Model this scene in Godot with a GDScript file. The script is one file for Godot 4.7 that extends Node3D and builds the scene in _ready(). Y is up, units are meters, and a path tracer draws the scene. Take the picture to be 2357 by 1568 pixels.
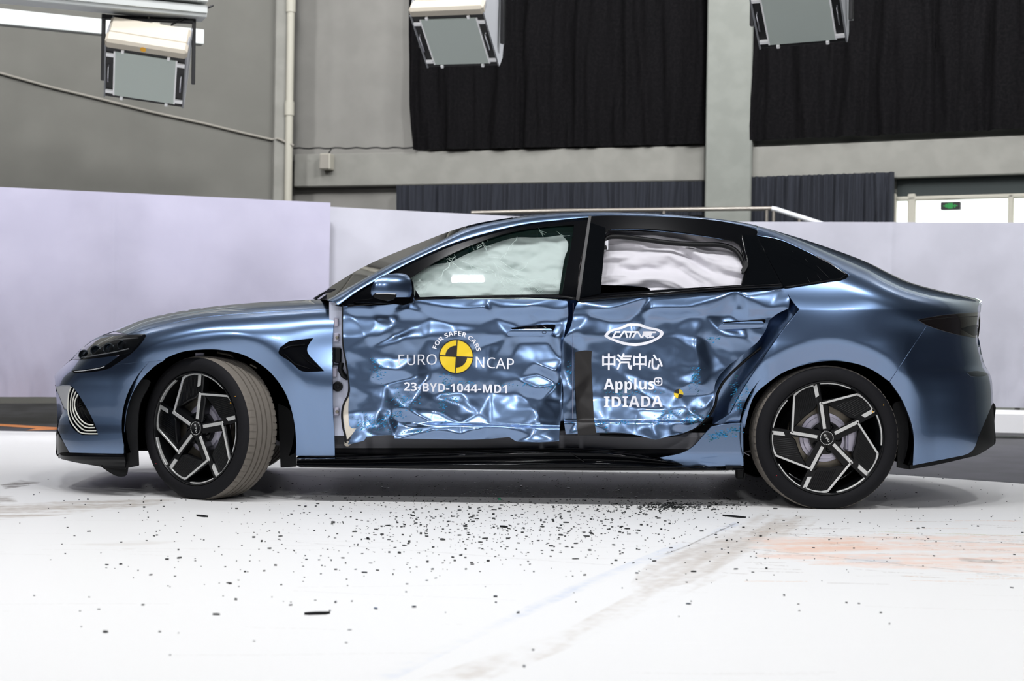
extends Node3D
# A crash-tested blue sedan on a white painted floor in a test hall.
# The car stands along x (nose at -x), its damaged side towards +z. Ground is y = 0.
# px / py below are positions in the 2357 x 1568 photograph; P() turns one of them plus a true depth into a point in space.

const F := 3493.0
const CAM := Vector3(0.0, 0.763, 7.0)
const ROLL := 0.0148
const MID := -0.93      # centre plane of the car

var M := {}
var used := {}
var rng := RandomNumberGenerator.new()
var crumple := FastNoiseLite.new()
var cloth := FastNoiseLite.new()
var car: Node3D

# ------------------------------------------------------------------ small mesh builder
class MB:
	var v := PackedVector3Array()
	var n := PackedVector3Array()
	var i := PackedInt32Array()
	func vert(p: Vector3, q: Vector3) -> int:
		v.append(p)
		n.append(q)
		return v.size() - 1
	func tri(a: int, b: int, c: int) -> void:
		i.append(a)
		i.append(b)
		i.append(c)
	func flat(pts: Array, out: Vector3) -> void:
		var nn := Vector3.ZERO
		for k in range(1, pts.size() - 1):
			nn += (pts[k + 1] - pts[0]).cross(pts[k] - pts[0])
		nn = nn.normalized()
		if nn.dot(out) < 0.0:
			pts.reverse()
			nn = -nn
		var s := v.size()
		for p in pts:
			vert(p, nn)
		for k in range(1, pts.size() - 1):
			tri(s, s + k, s + k + 1)
	func box(x: Transform3D, size: Vector3, b := 0.0) -> void:
		var h := size / 2.0
		b = minf(b, minf(h.x, minf(h.y, h.z)) * 0.9)
		var e := [Vector3(1, 0, 0), Vector3(0, 1, 0), Vector3(0, 0, 1)]
		var at := func(s: Vector3, ax: int) -> Vector3:
			var q := Vector3(s.x * (h.x - b), s.y * (h.y - b), s.z * (h.z - b))
			q[ax] = s[ax] * h[ax]
			return x * q
		for ax in 3:
			var u := (ax + 1) % 3
			var w := (ax + 2) % 3
			for sg in [-1.0, 1.0]:
				var c := []
				for k in [[-1.0, -1.0], [1.0, -1.0], [1.0, 1.0], [-1.0, 1.0]]:
					var s := Vector3.ZERO
					s[ax] = sg
					s[u] = k[0]
					s[w] = k[1]
					c.append(at.call(s, ax))
				flat(c, x.basis * (e[ax] * sg))
			if b > 0.0:
				for su in [-1.0, 1.0]:
					for sw in [-1.0, 1.0]:
						var c := []
						for k in [[-1.0, u], [1.0, u], [1.0, w], [-1.0, w]]:
							var s := Vector3.ZERO
							s[ax] = k[0]
							s[u] = su
							s[w] = sw
							c.append(at.call(s, k[1]))
						flat(c, x.basis * (e[u] * su + e[w] * sw))
		if b > 0.0:
			for sx in [-1.0, 1.0]:
				for sy in [-1.0, 1.0]:
					for sz in [-1.0, 1.0]:
						var s := Vector3(sx, sy, sz)
						flat([at.call(s, 0), at.call(s, 1), at.call(s, 2)], x.basis * s)
	func tube(path: Array, r: float, sides := 8, shut := true) -> void:
		var up := Vector3.UP
		var first := v.size()
		var last := path.size() - 1
		for k in path.size():
			var d: Vector3 = (path[mini(k + 1, last)] - path[maxi(k - 1, 0)]).normalized()
			if absf(d.dot(up)) > 0.95:
				up = Vector3.RIGHT if absf(d.x) < 0.9 else Vector3.BACK
			var a := d.cross(up).normalized()
			var bb := a.cross(d)
			up = bb
			for s in sides:
				var t := TAU * s / sides
				var q := a * cos(t) + bb * sin(t)
				vert(path[k] + q * r, q)
		for k in last:
			for s in sides:
				var a0 := first + k * sides + s
				var a1 := first + k * sides + (s + 1) % sides
				tri(a0, a1, a0 + sides)
				tri(a1, a1 + sides, a0 + sides)
		if shut:
			for end in [0, last]:
				var pts := []
				for s in sides:
					pts.append(v[first + end * sides + s])
				flat(pts, (path[0] - path[1]) if end == 0 else (path[last] - path[last - 1]))
	func lathe(prof: Array, segs: int, x := Transform3D.IDENTITY, a0 := 0.0, a1 := TAU, warp = null) -> void:
		# prof: [Vector2(radius, along z)]; the side on the left hand of the profile's direction faces out
		var np := prof.size()
		var fn := []
		for k in np - 1:
			var d: Vector2 = prof[k + 1] - prof[k]
			fn.append(Vector2(-d.y, d.x).normalized())
		for k in np - 1:
			var p: Vector2 = prof[k]
			var q: Vector2 = prof[k + 1]
			var m0: Vector2 = fn[k]
			var m1: Vector2 = fn[k]
			if k > 0 and fn[k - 1].dot(fn[k]) > 0.75:
				m0 = (fn[k - 1] + fn[k]).normalized()
			if k < np - 2 and fn[k + 1].dot(fn[k]) > 0.75:
				m1 = (fn[k + 1] + fn[k]).normalized()
			var base := v.size()
			for s in segs + 1:
				var t := a0 + (a1 - a0) * s / segs
				var c := cos(t)
				var sn := sin(t)
				var rp := p.x
				var rq := q.x
				if warp != null:
					rp = warp.call(p, t, s)
					rq = warp.call(q, t, s)
				vert(x * Vector3(rp * c, rp * sn, p.y), x.basis * Vector3(m0.x * c, m0.x * sn, m0.y))
				vert(x * Vector3(rq * c, rq * sn, q.y), x.basis * Vector3(m1.x * c, m1.x * sn, m1.y))
			for s in segs:
				var b := base + s * 2
				tri(b, b + 2, b + 1)
				tri(b + 1, b + 2, b + 3)
	func prism(poly: PackedVector2Array, z0: float, z1: float, x := Transform3D.IDENTITY, bevel := 0.0) -> void:
		# front face at z1 (towards +z), walls down to z0
		if Geometry2D.is_polygon_clockwise(poly):
			poly.reverse()
		var top := poly
		if bevel > 0.0:
			var o := Geometry2D.offset_polygon(poly, -bevel, Geometry2D.JOIN_MITER)
			if o.size() == 1 and o[0].size() == poly.size():
				var best := 0
				for k in o[0].size():
					if o[0][k].distance_to(poly[0]) < o[0][best].distance_to(poly[0]):
						best = k
				top = PackedVector2Array()
				for k in o[0].size():
					top.append(o[0][(best + k) % o[0].size()])
				if Geometry2D.is_polygon_clockwise(top) != Geometry2D.is_polygon_clockwise(poly):
					top = poly
		var z2 := z1 - (bevel if top != poly else 0.0)
		var ids := Geometry2D.triangulate_polygon(top)
		var s := v.size()
		var nz := x.basis * Vector3(0, 0, 1)
		for p in top:
			vert(x * Vector3(p.x, p.y, z1), nz)
		for k in range(0, ids.size(), 3):
			var a := top[ids[k]]
			var b := top[ids[k + 1]]
			var c := top[ids[k + 2]]
			if (b - a).cross(c - a) > 0:
				tri(s + ids[k], s + ids[k + 2], s + ids[k + 1])
			else:
				tri(s + ids[k], s + ids[k + 1], s + ids[k + 2])
		for k in poly.size():
			var j := (k + 1) % poly.size()
			var o := Vector3(poly[j].y - poly[k].y, poly[k].x - poly[j].x, 0)
			flat([x * Vector3(poly[k].x, poly[k].y, z0), x * Vector3(poly[j].x, poly[j].y, z0), x * Vector3(poly[j].x, poly[j].y, z2), x * Vector3(poly[k].x, poly[k].y, z2)], x.basis * o)
			if top != poly:
				flat([x * Vector3(poly[k].x, poly[k].y, z2), x * Vector3(poly[j].x, poly[j].y, z2), x * Vector3(top[j].x, top[j].y, z1), x * Vector3(top[k].x, top[k].y, z1)], x.basis * (o.normalized() + Vector3(0, 0, 1)))
	func sheet(rows: Array, out: Vector3) -> void:
		# a smooth surface through rows of points; OUT tells its front side
		var nr := rows.size()
		var nc: int = rows[0].size()
		var s := v.size()
		var c: Vector3 = (rows[nr / 2][mini(nc / 2 + 1, nc - 1)] - rows[nr / 2][nc / 2 - (0 if nc > 2 else 1) if nc / 2 > 0 else 0]).cross(rows[mini(nr / 2 + 1, nr - 1)][nc / 2] - rows[maxi(nr / 2 - 1, 0)][nc / 2])
		var sg := 1.0 if c.dot(out) > 0.0 else -1.0
		for r in nr:
			for k in nc:
				var du: Vector3 = rows[r][mini(k + 1, nc - 1)] - rows[r][maxi(k - 1, 0)]
				var dv: Vector3 = rows[mini(r + 1, nr - 1)][k] - rows[maxi(r - 1, 0)][k]
				vert(rows[r][k], (du.cross(dv) * sg).normalized())
		for r in nr - 1:
			for k in nc - 1:
				var a := s + r * nc + k
				if sg > 0:
					tri(a, a + nc, a + 1)
					tri(a + 1, a + nc, a + nc + 1)
				else:
					tri(a, a + 1, a + nc)
					tri(a + 1, a + nc + 1, a + nc)
	func mirrored() -> MB:
		var m := MB.new()
		for k in v.size():
			m.v.append(Vector3(v[k].x, v[k].y, -1.86 - v[k].z))
			m.n.append(Vector3(n[k].x, n[k].y, -n[k].z))
		for k in range(0, i.size(), 3):
			m.tri(i[k], i[k + 2], i[k + 1])
		return m
	func mesh(mat: Material) -> ArrayMesh:
		var a := []
		a.resize(Mesh.ARRAY_MAX)
		a[Mesh.ARRAY_VERTEX] = v
		a[Mesh.ARRAY_NORMAL] = n
		a[Mesh.ARRAY_INDEX] = i
		var me := ArrayMesh.new()
		me.add_surface_from_arrays(Mesh.PRIMITIVE_TRIANGLES, a)
		me.surface_set_material(0, mat)
		return me


# a height map laid through scattered points: creased like struck sheet metal
class Dent:
	var x0: float
	var y0: float
	var w: int
	var h: int
	const STEP := 2.0
	var d := PackedFloat32Array()
	func _init(pts: Array, ax: float, ay: float, bx: float, by: float, passes: int) -> void:
		x0 = ax
		y0 = ay
		w = int((bx - ax) / STEP) + 2
		h = int((by - ay) / STEP) + 2
		d.resize(w * h)
		var flat := PackedVector2Array()
		var deep := []
		for k in range(0, pts.size(), 3):
			flat.append(Vector2(pts[k], pts[k + 1]))
			deep.append(pts[k + 2] * 0.01)
		for c in [Vector2(ax - 30, ay - 30), Vector2(bx + 30, ay - 30), Vector2(bx + 30, by + 30), Vector2(ax - 30, by + 30)]:
			var near := 0
			for k in flat.size():
				if flat[k].distance_to(c) < flat[near].distance_to(c):
					near = k
			deep.append(deep[near])
			flat.append(c)
		var ids := Geometry2D.triangulate_delaunay(flat)
		for k in range(0, ids.size(), 3):
			var a := flat[ids[k]]
			var b := flat[ids[k + 1]]
			var c := flat[ids[k + 2]]
			var area := (b - a).cross(c - a)
			if absf(area) < 0.001:
				continue
			var i0 := maxi(0, int((minf(a.x, minf(b.x, c.x)) - x0) / STEP))
			var i1 := mini(w - 1, int((maxf(a.x, maxf(b.x, c.x)) - x0) / STEP) + 1)
			var j0 := maxi(0, int((minf(a.y, minf(b.y, c.y)) - y0) / STEP))
			var j1 := mini(h - 1, int((maxf(a.y, maxf(b.y, c.y)) - y0) / STEP) + 1)
			for j in range(j0, j1 + 1):
				for i in range(i0, i1 + 1):
					var p := Vector2(x0 + i * STEP, y0 + j * STEP)
					var u := (p - a).cross(c - a) / area
					var t := (b - a).cross(p - a) / area
					if u >= -0.001 and t >= -0.001 and u + t <= 1.001:
						d[j * w + i] = deep[ids[k]] * (1.0 - u - t) + deep[ids[k + 1]] * u + deep[ids[k + 2]] * t
		for n in passes:
			blur()
	func blur() -> void:
		var e := d.duplicate()
		for j in h:
			for i in w:
				e[j * w + i] = (d[j * w + maxi(i - 1, 0)] + 2.0 * d[j * w + i] + d[j * w + mini(i + 1, w - 1)]) * 0.25
		for j in h:
			for i in w:
				d[j * w + i] = (e[maxi(j - 1, 0) * w + i] + 2.0 * e[j * w + i] + e[mini(j + 1, h - 1) * w + i]) * 0.25
	func at(px: float, py: float) -> float:
		var fx := clampf((px - x0) / STEP, 0.0, w - 1.01)
		var fy := clampf((py - y0) / STEP, 0.0, h - 1.01)
		var i := int(fx)
		var j := int(fy)
		fx -= i
		fy -= j
		var k := j * w + i
		return lerpf(lerpf(d[k], d[k + 1], fx), lerpf(d[k + w], d[k + w + 1], fx), fy)


# ------------------------------------------------------------------ places
func ray(px: float, py: float) -> Vector3:
	var x := (px - 1178.5) / F
	var y := (784.0 - py) / F
	return Vector3(x * cos(ROLL) - y * sin(ROLL), x * sin(ROLL) + y * cos(ROLL), -1.0)


func P(px: float, py: float, z: float) -> Vector3:
	return CAM + ray(px, py) * (CAM.z - z)


func ground(px: float, py: float, y := 0.0) -> Vector3:
	var r := ray(px, py)
	return CAM + r * ((y - CAM.y) / r.y)


func pp(a: Array) -> PackedVector2Array:
	var o := PackedVector2Array()
	for k in range(0, a.size(), 2):
		o.append(Vector2(a[k], a[k + 1]))
	return o


# closed outline from runs of points; a run of three or more is rounded, the joints between runs stay sharp
func ring(runs: Array, n := 6) -> PackedVector2Array:
	var o := PackedVector2Array()
	for run in runs:
		for p in smooth(pp(run), n):
			if o.is_empty() or o[o.size() - 1].distance_to(p) > 0.3:
				o.append(p)
	if o[0].distance_to(o[o.size() - 1]) < 0.3:
		o.remove_at(o.size() - 1)
	return o


func smooth(a: PackedVector2Array, n := 6) -> PackedVector2Array:
	if a.size() < 3:
		return a
	var o := PackedVector2Array()
	for k in a.size() - 1:
		var p0 := a[maxi(k - 1, 0)]
		var p3 := a[mini(k + 2, a.size() - 1)]
		for s in n:
			o.append(catmull(p0, a[k], a[k + 1], p3, float(s) / n))
	o.append(a[a.size() - 1])
	return o


func catmull(p0: Vector2, p1: Vector2, p2: Vector2, p3: Vector2, t: float) -> Vector2:
	return 0.5 * (2.0 * p1 + (p2 - p0) * t + (2.0 * p0 - 5.0 * p1 + 4.0 * p2 - p3) * t * t + (3.0 * p1 - p0 - 3.0 * p2 + p3) * t * t * t)


# value of a polyline at x, smoothed (flat array x, y, x, y ..., x rising)
func ip(a: PackedVector2Array, x: float) -> float:
	var n := a.size()
	if x <= a[0].x:
		return a[0].y + (x - a[0].x) * (a[1].y - a[0].y) / (a[1].x - a[0].x)
	if x >= a[n - 1].x:
		return a[n - 1].y + (x - a[n - 1].x) * (a[n - 1].y - a[n - 2].y) / (a[n - 1].x - a[n - 2].x)
	var k := 0
	while a[k + 1].x < x:
		k += 1
	var t := (x - a[k].x) / (a[k + 1].x - a[k].x)
	var m := (a[k + 1].y - a[k].y) / (a[k + 1].x - a[k].x)
	var m0 := m
	var m1 := m
	if k > 0:
		m0 = (m + (a[k].y - a[k - 1].y) / (a[k].x - a[k - 1].x)) / 2.0
	if k < n - 2:
		m1 = (m + (a[k + 2].y - a[k + 1].y) / (a[k + 2].x - a[k + 1].x)) / 2.0
	var dx := a[k + 1].x - a[k].x
	var t2 := t * t
	var t3 := t2 * t
	return (2 * t3 - 3 * t2 + 1) * a[k].y + (t3 - 2 * t2 + t) * dx * m0 + (3 * t2 - 2 * t3) * a[k + 1].y + (t3 - t2) * dx * m1


# ------------------------------------------------------------------ scene tree
func numbered(called: String, parent: Node) -> String:
	var key := str(parent.get_instance_id()) + called
	used[key] = used.get(key, -1) + 1
	return called if used[key] == 0 else "%s_%03d" % [called, used[key]]


func thing(called: String, label: String, category: String, at := Vector3.ZERO, group := "") -> Node3D:
	var o := Node3D.new()
	o.name = numbered(called, self)
	add_child(o, true)
	o.position = at
	tag(o, label, category, group)
	return o


func tag(o: Node3D, label: String, category: String, group := "") -> void:
	o.set_meta("label", label)
	o.set_meta("category", category)
	if group:
		o.set_meta("group", group)


# one named mesh, whose points are given in the world, under PARENT
func obj(called: String, mb: MB, mat: Material, parent: Node3D = null, label := "", local := false) -> MeshInstance3D:
	var o := MeshInstance3D.new()
	var up: Node3D = parent if parent else self
	o.name = numbered(called, up)
	o.mesh = mb.mesh(mat)
	up.add_child(o, true)
	if parent and not local:
		o.transform = parent.global_transform.affine_inverse()
	if label:
		o.set_meta("label", label)
	return o


func struct(called: String, mb: MB, mat: Material) -> MeshInstance3D:
	var o := obj(called, mb, mat)
	o.set_meta("kind", "structure")
	return o


func T(at: Vector3, u := Vector3.RIGHT, n := Vector3.BACK) -> Transform3D:
	var up := n.cross(u).normalized()
	return Transform3D(Basis(u.normalized(), up, u.normalized().cross(up)), at)


# ------------------------------------------------------------------ panels: an outline in the photograph, carried by a true depth for every point of it
func panel(mb: MB, poly: PackedVector2Array, zf: Callable, cell: float, back := 0.0, off := 0.0) -> MB:
	var lo := poly[0]
	var hi := poly[0]
	for p in poly:
		lo = lo.min(p)
		hi = hi.max(p)
	var i0 := int(floor(lo.x / cell))
	var j0 := int(floor(lo.y / cell))
	var nx := int(ceil(hi.x / cell)) - i0
	var ny := int(ceil(hi.y / cell)) - j0
	var edge := PackedByteArray()
	edge.resize(nx * ny)
	for k in poly.size():
		var a := poly[k]
		var b := poly[(k + 1) % poly.size()]
		var n := int(a.distance_to(b) / (cell * 0.3)) + 1
		for s in n + 1:
			var p := a.lerp(b, float(s) / n)
			var ci := int(floor(p.x / cell)) - i0
			var cj := int(floor(p.y / cell)) - j0
			for dj in [-1, 0, 1]:
				for di in [-1, 0, 1]:
					if ci + di >= 0 and ci + di < nx and cj + dj >= 0 and cj + dj < ny:
						edge[(cj + dj) * nx + ci + di] = 1
	var seen := {}
	for j in ny:
		for i in nx:
			var x := (i0 + i) * cell
			var y := (j0 + j) * cell
			if edge[j * nx + i]:
				for piece in Geometry2D.intersect_polygons(PackedVector2Array([Vector2(x, y), Vector2(x + cell, y), Vector2(x + cell, y + cell), Vector2(x, y + cell)]), poly):
					if Geometry2D.is_polygon_clockwise(piece):
						continue
					var ids := Geometry2D.triangulate_polygon(piece)
					var vs := []
					for p in piece:
						vs.append(surf(mb, p.x, p.y, zf, off))
					for k in range(0, ids.size(), 3):
						var a := piece[ids[k]]
						if (piece[ids[k + 1]] - a).cross(piece[ids[k + 2]] - a) > 0:
							mb.tri(vs[ids[k]], vs[ids[k + 1]], vs[ids[k + 2]])
						else:
							mb.tri(vs[ids[k]], vs[ids[k + 2]], vs[ids[k + 1]])
			elif Geometry2D.is_point_in_polygon(Vector2(x + cell / 2, y + cell / 2), poly):
				var c := []
				for q in [[0, 0], [1, 0], [1, 1], [0, 1]]:
					var key: int = (j + q[1]) * (nx + 1) + i + q[0]
					if not seen.has(key):
						seen[key] = surf(mb, x + q[0] * cell, y + q[1] * cell, zf, off)
					c.append(seen[key])
				mb.tri(c[0], c[1], c[2])
				mb.tri(c[0], c[2], c[3])
	if back > 0.0:
		var loop := PackedVector2Array()
		for k in poly.size():
			var a := poly[k]
			var b := poly[(k + 1) % poly.size()]
			var n := maxi(1, int(a.distance_to(b) / maxf(cell, 4.0)))
			for s in n:
				loop.append(a.lerp(b, float(s) / n))
		var turn := -1.0 if Geometry2D.is_polygon_clockwise(poly) else 1.0
		var base := mb.v.size()
		for k in loop.size():
			var t := (loop[(k + 1) % loop.size()] - loop[k - 1]).normalized() * turn
			var out := Vector3(t.y, t.x, 0)
			var id := surf(mb, loop[k].x, loop[k].y, zf, off)
			var q := mb.v[id]
			var nn := mb.n[id]
			mb.vert(q + out * 0.0012 - nn * 0.0025, (out + nn * 0.3).normalized())
			mb.vert(q - Vector3(0, 0, back), out)
		for k in loop.size():
			var a := base + k * 3
			var b := base + ((k + 1) % loop.size()) * 3
			for s in 2:
				if turn > 0:
					mb.tri(a + s, a + s + 1, b + s)
					mb.tri(b + s, a + s + 1, b + s + 1)
				else:
					mb.tri(a + s, b + s, a + s + 1)
					mb.tri(b + s, b + s + 1, a + s + 1)
	return mb


func surf(mb: MB, x: float, y: float, zf: Callable, off: float) -> int:
	var p := P(x, y, zf.call(x, y))
	var dx := P(x + 1.2, y, zf.call(x + 1.2, y)) - P(x - 1.2, y, zf.call(x - 1.2, y))
	var dy := P(x, y + 1.2, zf.call(x, y + 1.2)) - P(x, y - 1.2, zf.call(x, y - 1.2))
	var n := dy.cross(dx).normalized()
	return mb.vert(p + n * off, n)


# a line of a given width lying on a surface
func stroke(mb: MB, line: PackedVector2Array, width: float, zf: Callable, off: float, cell := 6.0, square := false) -> MB:
	for p in Geometry2D.offset_polyline(line, width / 2.0, Geometry2D.JOIN_MITER, Geometry2D.END_SQUARE if square else Geometry2D.END_BUTT):
		if not Geometry2D.is_polygon_clockwise(p):
			panel(mb, p, zf, cell, 0.0, off)
	return mb


func band(mb: MB, outer: PackedVector2Array, inner: PackedVector2Array, zf: Callable, off: float) -> MB:
	for k in outer.size():
		var j := (k + 1) % outer.size()
		panel(mb, PackedVector2Array([outer[k], outer[j], inner[j], inner[k]]), zf, 8.0, 0.0, off)
	return mb


# lettering laid on a surface: its lower left corner, cap height, width; slope is the fall of the line
func letters(mb: MB, text: String, x: float, y: float, width: float, height: float, slope: float, zf: Callable, off: float, weight := 400, bend = null) -> MB:
	var tm := TextMesh.new()
	var f := SystemFont.new()
	f.font_names = PackedStringArray(["Droid Sans"])
	f.font_weight = weight
	tm.font = f
	tm.font_size = 64
	tm.pixel_size = 0.01
	tm.depth = 0.0
	tm.curve_step = 2.0
	tm.text = text
	var a := tm.get_mesh_arrays()
	var vs: PackedVector3Array = a[Mesh.ARRAY_VERTEX]
	var id: PackedInt32Array = a[Mesh.ARRAY_INDEX] if a[Mesh.ARRAY_INDEX] != null else PackedInt32Array(range(vs.size()))
	var lo := Vector2(1e9, 1e9)
	var hi := -lo
	for p in vs:
		lo = lo.min(Vector2(p.x, p.y))
		hi = hi.max(Vector2(p.x, p.y))
	var sx := width / (hi.x - lo.x)
	var sy := height / (hi.y - lo.y)
	var map := func(p: Vector3) -> Vector2:
		var q := Vector2((p.x - lo.x) * sx, (p.y - lo.y) * sy)
		if bend != null:
			return bend.call(q)
		return Vector2(x + q.x, y + q.x * slope - q.y)
	var todo := []
	for k in range(0, id.size(), 3):
		todo.append([map.call(vs[id[k]]), map.call(vs[id[k + 1]]), map.call(vs[id[k + 2]])])
	while todo:
		var t: Array = todo.pop_back()
		var far := 0
		for k in 3:
			if t[k].distance_to(t[(k + 1) % 3]) > t[far].distance_to(t[(far + 1) % 3]):
				far = k
		var p: Vector2 = t[far]
		var q: Vector2 = t[(far + 1) % 3]
		var r: Vector2 = t[(far + 2) % 3]
		if p.distance_to(q) > 6.0:
			var m := (p + q) / 2.0
			todo.append([p, m, r])
			todo.append([m, q, r])
			continue
		if absf((q - p).cross(r - p)) < 1e-5:
			continue
		if (q - p).cross(r - p) < 0:
			var sw := q
			q = r
			r = sw
		mb.tri(surf(mb, p.x, p.y, zf, off), surf(mb, q.x, q.y, zf, off), surf(mb, r.x, r.y, zf, off))
	return mb


# ------------------------------------------------------------------ materials
func mat(called: String, hex: String, rough := 0.6, metal := 0.0, coat := 0.0) -> StandardMaterial3D:
	var m := StandardMaterial3D.new()
	m.resource_name = called
	m.albedo_color = Color(hex)
	m.roughness = rough
	m.metallic = metal
	if coat > 0.0:
		m.clearcoat_enabled = true
		m.clearcoat = coat
		m.clearcoat_roughness = 0.04
	M[called] = m
	return m


func noise_tex(seed_: int, freq: float, lo: Color, hi: Color, octaves := 4, size := 512, at := 0.3, to := 0.7) -> NoiseTexture2D:
	var n := FastNoiseLite.new()
	n.seed = seed_
	n.frequency = freq
	n.fractal_octaves = octaves
	var t := NoiseTexture2D.new()
	t.noise = n
	t.width = size
	t.height = size
	t.seamless = true
	var g := Gradient.new()
	g.offsets = PackedFloat32Array([at, to])
	g.colors = PackedColorArray([lo, hi])
	t.color_ramp = g
	return t


func triplanar(m: StandardMaterial3D, tex: Texture2D, scale: float) -> void:
	m.albedo_texture = tex
	m.uv1_triplanar = true
	m.uv1_world_triplanar = true
	m.uv1_scale = Vector3.ONE * scale


func _ready() -> void:
	# ---------------- camera, sky, lights, exposure
	var cam := Camera3D.new()
	cam.name = "camera"
	cam.fov = rad_to_deg(2.0 * atan(784.0 / F))
	cam.near = 0.1
	cam.far = 80.0
	add_child(cam)
	cam.position = CAM
	cam.rotation = Vector3(0, 0, ROLL)
	cam.current = true
	var look := CameraAttributesPhysical.new()
	look.frustum_focal_length = 12.0 * F / 784.0
	look.frustum_focus_distance = 7.0
	look.exposure_aperture = 4.0
	cam.attributes = look
	var we := WorldEnvironment.new()
	we.name = "environment"
	var en := Environment.new()
	en.background_mode = Environment.BG_COLOR
	en.background_color = Color(0.02, 0.02, 0.02)
	en.tonemap_mode = Environment.TONE_MAPPER_LINEAR
	en.tonemap_exposure = 1.04
	en.sdfgi_enabled = true
	en.ssao_enabled = true
	en.ssil_enabled = true
	we.environment = en
	add_child(we)
	rng.seed = 11
	crumple.seed = 5
	crumple.frequency = 0.03
	crumple.fractal_type = FastNoiseLite.FRACTAL_RIDGED
	crumple.fractal_octaves = 2
	cloth.seed = 9
	cloth.frequency = 0.018
	cloth.fractal_octaves = 3
	materials()
	# the hall's lamps hang in rows above and in front of the car, out of the picture
	for x in [-3.1, -1.75, -0.4, 0.95, 2.75]:
		ceiling_lamp(Vector3(x, 5.0, 2.2), 6.1, Vector2(0.24, 0.09), -90.0, "above the car")
	for x in [-4.0, 0.0, 4.0]:
		ceiling_lamp(Vector3(x, 4.8, 9.0), 9.0, Vector2(0.5, 0.3), -32.0, "behind the camera")
	for x in [-6.0, -2.0, 2.0, 6.0]:
		ceiling_lamp(Vector3(x, 6.5, -2.4), 29.0, Vector2(0.8, 0.6), 196.0, "facing the backdrops")
	for x in [-7.0, -2.5, 2.0, 6.5]:
		ceiling_lamp(Vector3(x, 6.8, -6.0), 7.0, Vector2(0.8, 0.6), 215.0, "facing the back walls")
	# ---------------- structure
	hall()
	# ---------------- objects
	backdrops()
	car = thing("car", "metallic blue sedan with smashed side doors and test stickers, standing on the white floor", "car", Vector3(0, 0, MID))
	body()
	doors()
	glasshouse()
	trim()
	for spot in [[Vector3(1.463, 0.333, -0.008), 100.0, 0.0, false], [Vector3(-1.468, 0.334, -0.025), 83.0, -32.0, false], [Vector3(1.463, 0.333, 2 * MID), 40.0, 180.0, true], [Vector3(-1.475, 0.333, 2 * MID + 0.1), 10.0, 150.0, true]]:
		wheel(spot[0], spot[1], spot[2])
	lamps()
	details()
	debris()


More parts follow.
